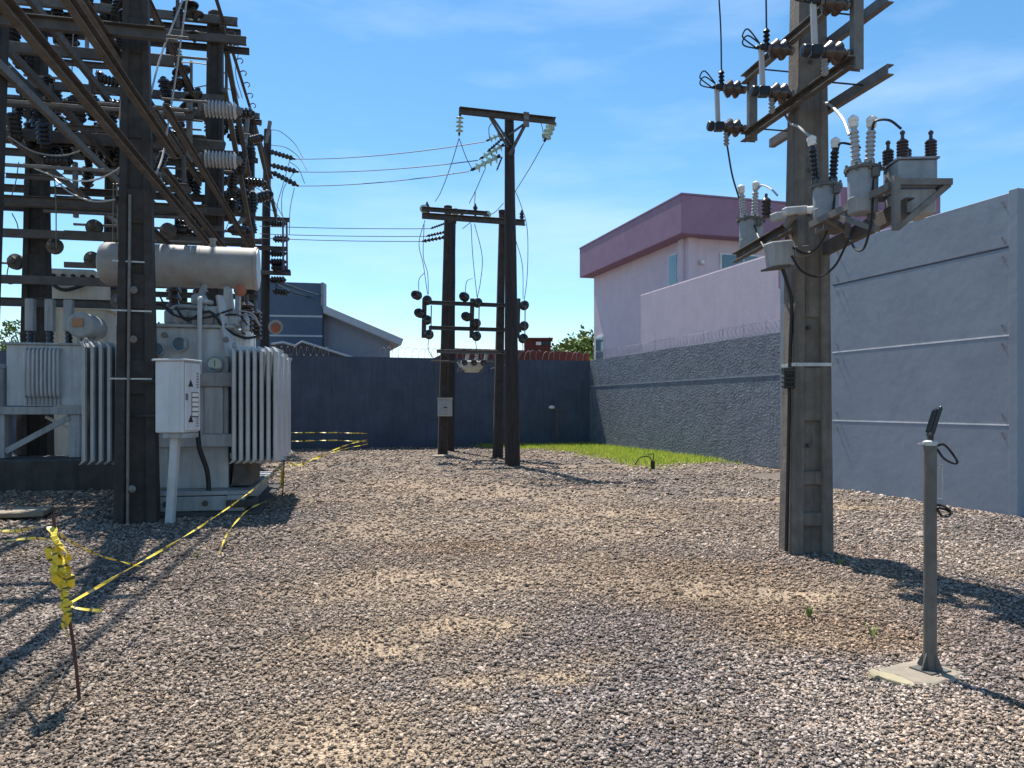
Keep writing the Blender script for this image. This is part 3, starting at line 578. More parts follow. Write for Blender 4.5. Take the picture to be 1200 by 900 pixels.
C1 = oil_can(880, 258, 9.1, .145, .36, (-.18, 0, .33), (.07, -.03, .36), M_poly, M_poly, 'small grey oil can transformer with two grey bushings left of the right hand pole')
C2 = oil_can(968, 219, 7.28, .125, .33, (-.2, 0, .4), (.12, -.02, .37), M_black, M_black, 'grey oil can transformer with two black bushings fixed in front of the right hand pole')
C3 = oil_can(1011, 199, 6.5, .128, .37, (-.12, 0, .37), (.1, -.02, .36), M_poly, M_poly, 'largest grey oil can transformer with grey bushings beside the square capacitor tank')
t = root('capacitor_tank', P(1070, 230, 6.3), 'square grey tank with four dark ribbed bushings at the end of the bracket', 'tank')
tc_ = P(1066, 196, 6.35); tc_.z = 3.34; rz = Matrix.Rotation(R(-3), 3, 'Z')
build(MB().box(tc_+UP*.04, (.31, .30, .23), rz), 'tank_body', M_canlead, t, bevel=.012)
build(MB().box(tc_-UP*.18, (.29, .3, .2), rz), 'lower_tank', M_tgrey2, t, bevel=.012)
build(MB().box(tc_+UP*.165, (.33, .325, .016), rz), 'lid', M_canlead, t)
for dx, dy in ((-.12, -.12), (.11, -.12), (.02, .1), (-.12, .12)):
    o = tc_+Vector((dx, dy, .165)); build(MB().lathe(o, UP, sheds(6, .047, .034, .15)+[(.03, .155), (.014, .165), (.014, .2), (.02, .205), (.02, .22), (.004, .235)], 12), 'bushing', M_brown, t, smooth=35)
t = root('bracket', P(1045, 262, 6.9), 'grey steel bracket frame carrying the transformers on the right hand pole', 'bracket')
zb = 3.1
pa, pb_ = Vector((3.16, 8.0, zb)), Vector((3.14, 6.12, zb)); qa_, qb_ = Vector((2.74, 9.35, 3.3)), Vector((2.83, 7.6, 3.3))
build(MB().channel(pa, pb_, .07, .13, .012, -1), 'main_arm', M_armgrey, t, bevel=.003); 
build(MB().channel(qa_, qb_, .07, .11, .012, 1), 'rear_arm', M_armgrey, t, bevel=.003)
x0, x1, yf = 3.05, 3.44, 6.1; z1 = 3.28
build(MB().bar((x0, yf, zb-.2), (x0, yf, z1+.05), .05, .05, up=Vector((0, 1, 0))), 'post', M_steel, t); build(MB().bar((x0, yf, z1), (x1+.05, yf, z1), .045, .05), 'top_rail', M_steel, t)
build(MB().bar((x0+.02, yf+.01, zb-.18), (x1+.03, yf+.01, z1-.02), .045, .045), 'diagonal_strut', M_steel, t); build(MB().bar((x0, yf+.42, zb-.02), (x0, yf+.42, z1), .05, .05, up=Vector((0, 1, 0))), 'post', M_steel, t)
build(MB().bar((x0, yf+.42, z1-.02), (x1+.05, yf+.42, z1-.02), .045, .045), 'top_rail', M_steel, t); build(MB().bar((x1+.03, yf, z1-.0), (x1+.03, yf+.42, z1-.02), .045, .045), 'side_rail', M_steel, t)
build(MB().bar((x0-.02, yf+.05, z1-.02), (2.84, 7.3, z1-.06), .045, .06), 'tray_rail', M_steel, t); build(MB().bar((x0-.05, yf+.2, zb-.15), (x0-.08, yf+.9, z1-.05), .04, .04), 'diagonal_strut', M_steel, t)
build(MB().bar((x0+.08, 7.1, zb), (2.86, 7.0, zb+.12), .05, .05), 'cross_tie', M_steel, t); build(MB().bar((3.06, 7.0, zb-.06), (3.06, 7.0, z1+.06), .04, .04, up=Vector((0, 1, 0))), 'post', M_steel, t)
build(MB().bar((2.74, 9.1, 3.34), (2.9, 9.1, 3.34), .12, .05), 'saddle', M_steel, t); build(MB().bar((2.9, 7.25, 3.17), (3.1, 7.25, 3.17), .2, .06), 'saddle', M_steel, t)
# boxes on the pole
t = root('security_camera', P(935, 246, 7.4), 'white bullet security camera fixed to the right hand pole', 'camera')
cp = P(932, 247, 7.42)
build(MB().box(cp, (.24, .09, .075), Matrix.Rotation(R(8), 3, 'Z') @ Matrix.Rotation(R(-6), 3, 'Y')), 'housing', M_tgrey, t, bevel=.012)
build(MB().lathe(cp+Vector((.1, -.03, -.0)), Vector((1, -.25, -.05)), [(.034, 0), (.038, .05), (.03, .052), (.01, .048)], 12), 'lens', M_white, t, smooth=40); build(MB().bar(cp-UP*.03, cp-UP*.1+Vector((-.06, .1, -.03)), .04, .05), 'mount', M_steel, t)
t = root('junction_box', P(914, 300, 7.4), 'tilted grey junction box on the left face of the right hand pole', 'junction box')
jp = P(913, 298, 7.42); jr = Matrix.Rotation(R(14), 3, 'Z') @ Matrix.Rotation(R(-8), 3, 'Y')
build(MB().box(jp, (.22, .16, .24), jr), 'box_body', M_tgrey2, t, bevel=.01); build(MB().box(jp+Vector((-.03, 0, -.135)), (.22, .18, .02), jr), 'bottom_lip', M_armgrey, t)
build(MB().box(jp+jr @ Vector((.005, -.083, 0)), (.2, .012, .22), jr), 'cover', M_tgrey2, t, bevel=.004)
build(MB().box(jp+Vector((.19, -.02, .02)), (.16, .1, .1), jr), 'mount', M_steel, t, bevel=.006)
t = root('pole_equipment_box', P(914, 255, 7.6), 'small flat grey box behind the white camera on the right hand pole', 'junction box')
bp_ = P(912, 254, 7.6); build(MB().box(bp_, (.12, .12, .08), jr), 'box_body', M_tgrey2, t, bevel=.01)
build(MB().lathe(bp_+Vector((-.02, .3, .06)), UP, sheds(5, .055, .035, .2)+[(.015, .21), (.015, .25)], 12), 'ribbed_bushing', M_brown, t, smooth=35)
# cables
def cab(pts, lab, r=.011, m=None, cat='cable', g='cables on the right hand pole'): wire('jumper_cable', smoothline([P(*p) if len(p) == 3 and p[1] > 20 else Vector(p) for p in pts]), r, m or M_cable, lab, cat, g)
cab([(978, 216, 7.2), (976, 250, 7.15), (962, 285, 7.2), (945, 297, 7.3), (929, 290, 7.35)], 'black cable from the middle can to the junction box')
cab([(1023, 204, 6.4), (1022, 250, 6.35), (1014, 288, 6.4), (1004, 293, 6.5), (997, 282, 6.8), (998, 270, 6.9)], 'black cable loop hanging below the largest can')
cab([(928, 300, 7.35), (940, 318, 7.25), (960, 324, 7.2), (978, 312, 7.15), (990, 290, 7.0), (998, 275, 6.9)], 'black cable sagging across the pole under the cans')
cab([(884, 264, 8.95), (890, 280, 8.6), (901, 298, 7.6)], 'black cable from the left can to the junction box')
cab([(955, 170, 7.25), (949, 160, 7.3), (935, 148, 7.5), (925, 143, 7.9), (913, 121, 8.1)], 'grey jumper curving from the middle switch to the black bushing', .013, M_wire2)
cab([(866, 232, 9.1), (858, 205, 9.0), (852, 170, 8.85)], 'thin wire from the left switch down to the left can')
cab([(888, 222, 9.0), (893, 217, 9.0), (903, 221, 8.6), (911, 229, 7.95)], 'short grey jumper beside the left can', .011, M_wire2)
cab([(995, 158, 6.5), (988, 140, 6.7), (974, 124, 7.2), (964, 119, 7.7)], 'grey jumper from the rear arm to the largest can', .013, M_wire2)
cab([(1022, 152, 6.45), (1026, 142, 6.4), (1042, 141, 6.35), (1056, 151, 6.3)], 'dark jumper arching from the largest can to the capacitor tank')
cab([(981, 178, 7.25), (985, 168, 7.2), (1000, 170, 7.0), (1008, 173, 6.9)], 'short dark jumper right of the black bushings')

# ================================================================== marker post with reflector
pb0 = on_ground(1090, 787)
t = root('metal_post', pb0, 'slim grey metal pipe post with gusseted foot on the right', 'post')
ph = 1.5-44/F*pb0.y
b = MB(); b.lathe(pb0, UP, [(.0345, 0), (.0345, ph-.03), (.036, ph-.03), (.036, ph), (.012, ph+.012)], 16); build(b, 'pipe', M_pipe, t, smooth=40)
for a in range(4):
    d = Vector((math.cos(a*math.pi/2+.5), math.sin(a*math.pi/2+.5), 0)); s = d.cross(UP)*.004
    build(MB().prism([pb0+d*.03-s+UP*.02, pb0+d*.075-s+UP*.02, pb0+d*.075-s+UP*.03, pb0+d*.034-s+UP*.11], s*2), 'gusset', M_pipe, t)
build(MB().box(pb0+UP*.012, (.16, .14, .012), Matrix.Rotation(.4, 3, 'Z')), 'base_plate', M_pipe, t)
tp = pb0+UP*ph
b = MB(); b.lathe(tp, UP, [(.04, -.01), (.04, .012), (.02, .02)], 12); b.bar(tp+Vector((-.065, 0, -.0)), tp+Vector((.02, 0, 0)), .025, .008); build(b, 'top_clamp', M_galv, t, smooth=30)
b = MB(); hx = pb0+Vector((.036, -.005, 0)); b.tube([hx+UP*(ph-.12), hx+UP*(ph-.12)+Vector((.03, 0, 0)), hx+UP*(ph-.31)+Vector((.03, 0, 0)), hx+UP*(ph-.31)], .004, 5); build(b, 'side_bracket', M_galv, t)
t = root('flood_light', tp, 'thin black flood light panel tilted on top of the metal post', 'flood light')
pn = Vector((.86, -.28, -.42)).normalized(); axis = (P(1099, 478, pb0.y)-P(1090, 507, pb0.y)).normalized(); pn = (pn-axis*pn.dot(axis)).normalized(); sd_ = axis.cross(pn)
m3 = Matrix((sd_, pn, axis)).transposed()
pc = P(1094.5, 494, pb0.y)
build(MB().box(pc, (.13, .014, .17), m3), 'panel', M_plastic, t, bevel=.004); build(MB().box(pc+pn*.009, (.115, .004, .15), m3), 'glass_face', mat('dark_glass', (.02, .025, .03), .1, bump=0), t)
for i in range(4): build(MB().box(pc-pn*.012+sd_*(-.045+.03*i), (.006, .012, .13), m3), 'cooling_fin', M_plastic, t)
b = MB(); b.bar(tp, pc-axis*.06, .03, .02); b.tube([pc-axis*.05-sd_*.07, pc-axis*.05+sd_*.07], .008, 6); build(b, 'mount', M_plastic, t)
for i, (pts, lab) in enumerate(([[(1096, 523), (1106, 521), (1115, 530), (1122, 541), (1117, 543), (1106, 537), (1098, 526)], 'black cable loop at the top of the metal post'], [[(1097, 592), (1105, 593), (1114, 599), (1111, 605), (1103, 604), (1099, 596), (1108, 597), (1116, 602)], 'small black cable coil halfway up the metal post'])):
    wire('loose_cable', smoothline([P(a, c, pb0.y-.03*(j % 2)) for j, (a, c) in enumerate(pts)]), .007, M_cable, lab, 'cable')
def rough_slab(c, sx, sy, sz, rz, m, lab, nm='concrete_slab', tilt=0):
    k = 7; b = MB(); top = []; rot = Matrix.Rotation(rz, 3, 'Z') @ Matrix.Rotation(tilt, 3, 'Y')
    ring = [Vector((sx/2*(math.copysign(1, math.cos(a))*abs(math.cos(a))**.35)+random.uniform(-.02, .02), sy/2*(math.copysign(1, math.sin(a))*abs(math.sin(a))**.35)+random.uniform(-.02, .02), 0)) for a in [i*2*math.pi/20 for i in range(20)]]
    vs = [c+rot @ (p*1.04-UP*sz) for p in ring]+[c+rot @ (p+UP*random.uniform(-.006, .002)) for p in ring]+[c+rot @ (p*.93+UP*random.uniform(.002, .01)) for p in ring]; n = 20
    fs = [(i, (i+1) % n, n+(i+1) % n, n+i) for i in range(n)]+[(n+i, n+(i+1) % n, 2*n+(i+1) % n, 2*n+i) for i in range(n)]+[tuple(range(2*n, 3*n))]
    b.add(vs, fs); return build(b, nm, m, None, lab, 'concrete slab', loc=c-UP*sz)
gz = lambda v: UP*float(hgt(np.array([v.x]), np.array([v.y]))[0])
rough_slab(pb0+Vector((-.05, -.01, .006))+gz(pb0), .40, .31, .08, .5, M_slab, 'rough pale concrete pad cast round the foot of the metal post')
rough_slab(on_ground(1046, 796)+gz(on_ground(1046, 796))+UP*.014, .22, .11, .05, -.75, M_slab2, 'yellowish broken concrete slab lying in front of the post pad', tilt=.1)

# ================================================================== middle pole structure
m1 = on_ground(601, 546); m2a, m2b, m3_ = on_ground(518.5, 534), on_ground(528, 528.5), on_ground(583, 536.5)
def topv(px, py, base): q = P(px, py, base.y); return Vector((q.x-base.x, 0, q.z))
M_brownpole = mat('brown_grey_pole', (.055, .046, .042), .9, var=.35, scale=6, bump=.4, bscale=26, dirt=(.05, .04, .033), dirt_amt=.7, streak=True)
POLES = [(m1, topv(596.5, 134, m1), .40, .235, 'tallest dark wooden pole carrying the high crossarm in the middle of the yard', M_wood),
         (m2a, topv(525, 242, m2a), .3, .2, 'front dark pole with the grey meter box left of the tallest pole', M_armgrey),
         (m2b, topv(530.5, 259, m2b), .25, .2, 'dark pole standing directly behind the pole with the meter box', M_wood),
         (m3_, topv(588.5, 247, m3_), .29, .17, 'brownish pole just behind and left of the tallest pole', M_armgrey)]
for i, (bs, tv, w0, w1, lab, m) in enumerate(POLES):
    t = root('utility_pole', bs, lab, 'utility pole', 'poles in the middle of the yard'); 
    if i in (1, 3): put(pole_mesh(tv, w0, w1, w0*.8, w1*.8, rec=.16, fl=.26, rungs=[(.4, .8), (3.0, 3.6)], ang=R(10)), t, 'shaft', M_brownpole, bevel=.008)
    else: put(square_pole(tv, w0, w1, R(12), 8), t, 'shaft', m, smooth=50)
    put(MB().lathe(tv, UP, [(w1*.62, -.08), (w1*.62, .01), (w1*.3, .03)], 8), t, 'pole_cap', M_wood)
ux = W(1, 0)                                                            # crossarms run along the back wall direction
def xarm(name, c, l0, l1, w, h, lab, m=M_armgrey, mk='channel'):
    t = root(name, c, lab, 'crossarm'); a, b2 = c-ux*l0, c+ux*l1
    build(MB().channel(a, b2, w, h, .014, 1) if mk == 'channel' else MB().bar(a, b2, w, h), 'beam', m, t, bevel=.004); return t
cA = Vector((m1.x-.07, m1.y-.2, 8.69))
t = xarm('crossarm', cA, 1.3, 1.18, .12, .16, 'high steel crossarm at the top of the tallest middle pole')
build(MB().bar(cA-ux*.52-UP*.06, cA+Vector((-.05, .03, -.75)), .05, .05), 'brace', M_armgrey, t); build(MB().bar(cA-ux*.45-UP*.06, cA+Vector((.03, .03, -.7)), .04, .04), 'brace', M_armgrey, t); build(MB().bar(cA+ux*.42-UP*.1, cA+Vector((-.02, .02, -.95)), .08, .08), 'brace', M_armgrey, t)
build(MB().bar(cA+ux*.42-UP*.1, cA+Vector((-.04, .02, -.45)), .05, .05), 'brace', M_armgrey, t)
build(MB().box(cA+ux*.42-Vector((0, .08, .05)), (.14, .05, .36), RW), 'plate', M_steel, t)
cB = P(556, 258.5, 21.9); cB.y -= .1
t = xarm('crossarm', cB, 1.5, 1.5, .12, .16, 'lower steel crossarm joining the two middle poles')
build(MB().bar(cB+ux*-.72-UP*.1, cB+ux*-.2+Vector((0, 0, .22)), .05, .05), 'brace', M_armgrey, t)
cC = P(533, 248, 21.9); xarm('crossarm', cC, .95, .95, .1, .12, 'short upper steel crossarm fixed left of the tallest pole')
cD = P(548, 356.5, 21.9); xarm('crossarm', cD, 1.12, 1.6, .09, .11, 'upper of the two switch crossarms between the middle poles')
cE = P(548, 385.5, 21.9); xarm('crossarm', cE, 1.12, 1.6, .09, .11, 'lower of the two switch crossarms between the middle poles')
cF = P(552, 412.5, 22.0); xarm('crossarm', cF, 1.0, 1.0, .1, .1, 'lowest crossarm holding the recloser between the middle poles', M_steel)
xarm('crossarm', P(552, 424, 22.7), 1.2, .95, .05, .05, 'thin support rail behind the recloser', M_steel)
gs = proto_ins('glass_string', 'x', 'glass insulator strings', [(.02, 0)]+[v for i in range(4) for v in ((.05, .02+.12*i), (.105, .05+.12*i), (.11, .06+.12*i), (.04, .075+.12*i), (.022, .11+.12*i))], M_glass, .03, .06, .1, M_cable, 12)
for a, b2, lab in (((539, 136, 19), (538, 161, 19), 'glass insulator string hanging from the left end of the high crossarm'), ((648, 142, 19.7), (637, 168, 19.5), 'tilted glass insulator string at the right end of the high crossarm'),
                   ((591, 156, 19.4), (568, 166, 19.5), 'uppermost glass string pulled left off the tallest pole'), ((588, 171, 19.4), (560, 188, 19.5), 'middle glass string pulled left off the tallest pole'), ((583, 184, 19.4), (549, 201, 19.5), 'lowest glass string pulled left off the tallest pole')):
    a, b2 = P(*a), P(*b2); place(gs, aim(a, b2-a, (b2-a).length/.6), lab)
dk = proto_ins('strain_insulator', 'x', 'dark strain insulators', sheds(6, .055, .025, .55), M_black, .025, .05, .06, M_cable, 10)
DS = [((521, 262, 23.4), (504, 268, 23.3), 'top dark strain insulator left of the meter box pole'), ((521, 272, 23.4), (499, 277, 23.3), 'middle dark strain insulator left of the meter box pole'), ((521, 278, 23.4), (494, 283, 23.3), 'lowest dark strain insulator left of the meter box pole'),
      ((318, 178, 25.7), (346, 186.5, 25.4), 'top dark strain insulator on the rearmost gantry pole'), ((320, 194, 25.7), (350, 201.5, 25.4), 'middle dark strain insulator on the rearmost gantry pole'), ((321, 203, 25.7), (350, 218, 25.4), 'lowest dark strain insulator on the rearmost gantry pole'),
      ((588, 163, 19.2), (571, 178, 19.3), 'dark strut insulator below the glass strings of the tallest pole'), ((588, 185, 19.2), (582, 200, 19.3), 'short dark insulator on the shaft of the tallest pole')]
for a, b2, lab in DS:
    a, b2 = P(*a), P(*b2); place(dk, aim(a, b2-a, (b2-a).length/.6), lab)
pin = proto_ins('pin_insulator', 'x', 'pin insulators on the lower crossarms', sheds(3, .075, .045, .26), M_black, .03, .06, .08, M_cable, 10)
for p, lab in (((500.5, 250, 21.9), 'dark pin insulator at the left end of the lower crossarm'), ((557, 252, 22.2), 'dark pin insulator in the middle of the lower crossarm'), ((611.5, 259, 22.7), 'dark pin insulator at the right end of the lower crossarm')): place(pin, aim(P(*p), UP), lab)
wk = proto_ins('white_insulator', 'x', 'white insulators on the short crossarm', [(.05, 0), (.11, .03), (.12, .08), (.09, .13), (.06, .15)], M_glass, .03, .03, .03, M_cable, 12)
for p, lab in (((496, 244, 21.8), 'pale glass insulator at the left end of the short crossarm'), ((533, 248, 22.1), 'pale glass insulator in the middle of the short crossarm'), ((570, 251, 22.4), 'pale glass insulator at the right end of the short crossarm')): place(wk, aim(P(*p), Vector((.3, -.9, -.4))), lab)
# disconnect switch columns
bp = proto_ins('post_insulator', 'x', 'round black post insulators on the switch crossarms', [(.08, 0), (.13, .03), (.135, .06), (.09, .1), (.13, .13), (.135, .16), (.09, .2), (.12, .22), (.1, .26), (.04, .27)], M_black, .06, .05, .04, M_cable, 14)
for nm, x, pts in (('left', 499, [(491, 347), (501, 353), (494, 368), (500, 376), (503, 393)]), ('middle', 555, [(546, 349), (559, 356), (549, 372), (557, 380), (558, 395)]), ('right', 609, [(613.5, 359), (613.5, 383), (612, 397.5)])):
    t = root('disconnect_switch', P(x, 375, 22.0), f'{nm} upright disconnect switch bar on the middle poles', 'switch', 'disconnect switches on the middle poles')
    build(MB().channel(P(x, 396, 22.0), P(x+1, 350, 22.0), .12, .12, .014, 1, up=Vector((0, 1, 0))), 'mounting_bar', M_armgrey, t)
    build(MB().bar(P(x+6, 392, 21.7), P(x+6.5, 358, 21.7), .03, .03, up=Vector((0, 1, 0))), 'blade', M_steel, t)
    for j, (a, c) in enumerate(pts):
        place(bp, aim(P(a, c, 22.0), Vector((random.uniform(-.15, .15)+(-.5 if a < x-3 else .15), -1, .12))), f'black post insulator {["at the top", "second from the top", "at mid height", "second from the bottom", "at the bottom"][j if len(pts) == 5 else j*2]} of the {nm} disconnect switch')
t = root('recloser', P(553, 432, 22.5), 'pale multi bushing recloser hung between the middle poles', 'recloser')
build(MB().box(P(553, 428, 22.5), (.62, .45, .26), RW), 'tank', M_cream, t, bevel=.04); build(MB().box(P(553, 433.5, 22.5), (.4, .35, .14), RW), 'lower_tank', M_cream, t, bevel=.03)
for i, x in enumerate((545, 556, 567)):
    build(MB().lathe(P(x, 426, 22.3), Vector((-.1, -.9, .25)), [(.05, 0), (.09, .03), (.09, .12), (.05, .14)], 10), 'front_bushing', M_black, t, smooth=40)
    build(MB().lathe(P(x+2, 422, 22.5), Vector((.15, .1, 1)), sheds(4, .06, .035, .24), 10), 'top_bushing', M_poly, t, smooth=40)
for x in (538, 541, 566): build(MB().lathe(P(x, 430, 22.4), Vector((-.2, -.2, -1)), [(.03, 0), (.035, .1), (.02, .16)], 8), 'drain_fitting', M_steel, t, smooth=40)
build(MB().bar(P(536, 424, 22.4), P(542, 434, 22.4), .05, .05), 'side_bracket', M_galv, t)
t = root('meter_box', P(521.5, 488, 23.3), 'small grey meter box strapped on the front middle pole', 'meter box')
mc = P(521.5, 477.5, 22.95); build(MB().box(mc, (.43, .2, .52), Matrix.Rotation(R(6), 3, 'Z')), 'box_body', M_tgrey, t, bevel=.015)
build(MB().box(mc+Vector((.0, -.115, -.01)), (.38, .025, .44), Matrix.Rotation(R(6), 3, 'Z')), 'door', M_tgrey2, t, bevel=.01); build(MB().box(mc+Vector((.02, -.135, 0)), (.12, .012, .03)), 'handle', M_plastic, t)
build(MB().box(mc+Vector((.0, -.02, .275)), (.47, .28, .03), Matrix.Rotation(R(6), 3, 'Z')), 'box_top', M_tgrey, t)
rough_slab(on_ground(519, 536)+UP*.06, .62, .5, .12, .2, M_slab, 'small pale concrete footing under the meter box pole', 'pole_footing')

# lamp post by the back wall, stub in the grass
lp = W(8.4, 27.6); pxl = 652; Yl = 28.9; lp = P(653, 480, Yl); lp.z = 0
t = root('tee_post', lp, 'thin pale tee shaped pipe standing before the dark back wall', 'post')
build(MB().tube([lp, lp+UP*1.36], .045, 8), 'upright', M_armgrey, t, smooth=50); build(MB().tube([lp+UP*1.36-ux*.3, lp+UP*1.36+ux*.3], .035, 8), 'cross_pipe', M_armgrey, t, smooth=50)
build(MB().lathe(lp+UP*1.4-ux*.22, UP, [(.02, 0), (.11, .02), (.11, .1), (.03, .13)], 10), 'white_lamp', M_white, t, smooth=40); build(MB().tube([lp+UP*1.36+ux*.26, lp+UP*1.0+ux*.26], .025, 6), 'hanging_pipe', M_armgrey, t)
gp = on_ground(765, 550)
t = root('stub_post', gp, 'short dark stub with bent wires at the edge of the grass', 'stub post')
build(MB().tube([gp, gp+UP*.2], .05, 8), 'stub', M_cable, t, smooth=50); b = MB(); b.tube(smoothline([gp+UP*.18, gp+Vector((-.1, 0, .3)), gp+Vector((-.3, 0, .28)), gp+Vector((-.42, 0, .12))]), .012, 5); b.tube(smoothline([gp+UP*.18, gp+Vector((.02, 0, .36)), gp+Vector((-.12, 0, .34))]), .012, 5); build(b, 'bent_wire', M_cable, t, smooth=60)
# ================================================================== switch gantry on the left
GP = [  # p, q, height, foot width, top width, label, material
    (-2.647, 10.78, 9.6, .52, .2, 'nearest big dark recessed pole with a grey conduit beside the control cabinet'),
    (-2.65, 16.6, 9.42, .42, .29, 'gantry pole with a rounded top rising behind the conservator tank'),
    (-2.62, 21.9, 9.5, .40, .27, 'third gantry pole behind the grey rod insulators'),
    (-4.58, 10.75, 9.5, .42, .27, 'dark pole cut by the left edge of the photo'),
    (-4.3, 16.64, 8.4, .36, .26, 'gantry pole glimpsed just left of the nearest big pole'),
    (-6.0, 16.85, 8.9, .56, .28, 'greenish brown pole rising behind the small transformer'),
    (-4.3, 21.7, 8.2, .36, .26, 'gantry pole seen between the nearest pole and the rod insulators'),
    (-6.0, 21.7, 8.2, .36, .26, 'far gantry pole seen above the cream tank'),
    (-7.0, 19.3, 6.6, .34, .26, 'far left gantry pole between the greenish pole and the tank')]
for i, (p, q, h, w0, w1, lab) in enumerate(GP):
    bs = G(p, q); t = root('gantry_pole', bs, lab, 'utility pole', 'poles of the switch gantry')
    tv = Vector((.42 if i == 3 else .05, 0, h)) if i else Vector((-.02, 0, h))
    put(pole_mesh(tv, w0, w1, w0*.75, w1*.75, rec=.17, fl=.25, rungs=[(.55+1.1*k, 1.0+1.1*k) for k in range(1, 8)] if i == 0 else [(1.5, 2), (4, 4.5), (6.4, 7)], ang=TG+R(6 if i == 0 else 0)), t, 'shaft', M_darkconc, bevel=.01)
    if i == 0:
        cx = Vector((-.015, -.225, 0))
        put(MB().tube(smoothline([cx+UP*.02, cx+Vector((.0, .01, 1.2)), cx+Vector((.0, .03, 2.5)), cx+Vector((.0, .06, 4.2))]), .02, 7), t, 'conduit', M_steel, smooth=60)
        for z in (1.85, 2.72, 3.35): put(MB().box(Vector((0, -.205+.018*z, z)), (.53-.022*z, .02, .02), Matrix.Rotation(TG+R(6), 3, 'Z')), t, 'band', M_galv)
        for z in (.45, 2.35, 2.98): put(MB().lathe(Vector((.05, -.24+.018*z, z)), Vector((0, -1, 0)), [(.045, 0), (.05, .015), (.02, .03)], 10), t, 'clamp', M_steel, smooth=40)
    if i == 1: put(MB().lathe(tv, UP, [(.15, -.1), (.15, .08), (.08, .14), (.01, .16)], 10), t, 'rounded_cap', M_darkconc, smooth=60)
wp = on_ground(308, 528.3); wt = P(313.5, 152, wp.y)
t = root('gantry_pole', wp, 'rearmost slim dark pole carrying the three line conductors to the middle poles', 'utility pole', 'poles of the switch gantry')
put(square_pole(Vector((wt.x-wp.x, 0, wt.z)), .36, .24, TG, 8), t, 'shaft', M_wood, smooth=50)
put(MB().bar(Vector((wt.x-wp.x, -.1, wt.z-.5)), Vector((wt.x-wp.x+.12, -.1, wt.z+.25)), .1, .1, up=Vector((0, 1, 0))), t, 'head_bracket', M_steel)

t = root('steel_gantry', G(-3.5, 14), 'weathered steel channel framework bolted between the gantry poles at the left', 'steel frame')
def gb(a, b2, w=.09, h=.16, m=None, kind='c', flip=1, nm='beam'):
    mb = MB(); (mb.channel(a, b2, w, h, .013, flip) if kind == 'c' else mb.angle(a, b2, w, .01) if kind == 'a' else mb.bar(a, b2, w, h)); return build(mb, nm, m or M_armgrey, t, bevel=.003)
for p, z, q0, q1, m in ((-2.36, 4.98, 4.2, 11.4, M_rust), (-2.36, 4.31, 4.2, 16.7, M_rust), (-2.38, 4.60, 10.9, 21.7, M_rust), (-2.93, 6.06, 4.2, 16.6, M_steel), (-4.06, 5.62, 9.3, 16.7, M_steel), (-2.37, 5.45, 10.9, 21.7, M_rust),
                        (-4.06, 6.9, 9.6, 21.6, M_rust), (-4.6, 6.5, 10.6, 21.6, M_armgrey), (-5.7, 6.2, 11, 21.7, M_steel), (-2.95, 7.6, 10.7, 21.6, M_rust), (-4.1, 8.0, 10.7, 16.7, M_armgrey), (-5.7, 7.4, 12.5, 21.7, M_rust), (-2.95, 4.2, 10.9, 16.6, M_armgrey)):
    gb(G(p, q0, z), G(p, q1, z), .075, .115, m, flip=1 if p > -3 else -1)
gb(G(-2.45, 8.0, 9.35), G(-2.45, 26.8, 9.1), .07, m=M_armgrey, kind='a'); gb(G(-2.45, 21.9, 9.2), G(-2.3, 26.9, 7.9), .1, .1, kind='b', m=M_armgrey)
gb(G(-2.45, 16.4, 9.2), G(-2.4, 21.7, 6.8), .1, .1, kind='b', m=M_armgrey); gb(G(-2.4, 16.4, 7.9), G(-2.4, 21.7, 5.6), .1, .1, kind='b', m=M_rust)
CB = [(16.38, 9.30, -8.2, -2.15), (16.38, 8.93, -8.2, -1.98), (16.38, 6.75, -8.6, -2.4), (16.38, 5.42, -9, -2.4), (16.38, 4.82, -9, -2.4), (16.3, 3.92, -9, -2.75), (16.3, 3.48, -9, -2.75), (16.38, 7.7, -6.4, -2.4),
      (21.45, 9.25, -7, -2.25), (21.45, 8.2, -7, -2.35), (21.45, 7.45, -7, -2.35), (21.45, 6.6, -7, -2.35), (21.45, 5.9, -7, -2.2), (21.45, 5.1, -7, -2.35), (21.45, 4.4, -7, -2.3),
      (10.42, 6.18, -4.7, -2.22), (10.42, 7.4, -5.2, -2.3), (26.7, 7.72, -3.4, -1.85), (26.7, 6.75, -3.4, -1.9), (26.7, 5.95, -3.4, -1.8), (15.9, 6.55, -8.4, -2.6), (15.4, 6.95, -7.6, -2.8), (15.6, 5.25, -7.6, -2.6), (13.2, 7.05, -6, -2.7), (18.9, 6.3, -7.5, -2.5), (18.9, 7.1, -7.5, -2.5), (18.9, 8.3, -7.5, -2.5)]
for q, z, p0, p1 in CB: gb(G(p0, q, z), G(p1, q, z), .09, .16 if q < 20 else .14, M_rust if random.random() < .3 else M_armgrey, flip=random.choice((1, -1)))
for q, z, p0, p1 in CB[:4]+CB[8:10]: gb(G(p0, q+.55, z), G(p1, q+.55, z), .08, .13)
for a, b2 in (((222, 118, 14.7), (222, 190, 14.7)), ((88, 190, 17.5), (89, 255, 17.5)), ((291, 132, 20.4), (286, 182, 20.4)), ((57, 130, 15.5), (58, 190, 15.5)), ((104, 150, 16), (104, 190, 16)), ((286, 255, 20.5), (303, 330, 24)), ((268, 270, 20), (288, 255, 20.5)), ((233, 160, 18), (236, 200, 18))):
    gb(P(*a), P(*b2), .09, .09, M_steel, 'b', nm='upright')
for q, z, p0, p1 in ((16.1, 5.2, -5.6, -3.0), (16.1, 7.2, -5.6, -3.0), (13.5, 6.3, -5.6, -2.6), (13.5, 5.3, -5.6, -2.9), (13.5, 7.5, -5.6, -2.7), (19, 5.6, -6, -2.6)): gb(G(p0, q, z), G(p1, q, z), .05, .05, M_steel, 'b', nm='switch_rod')
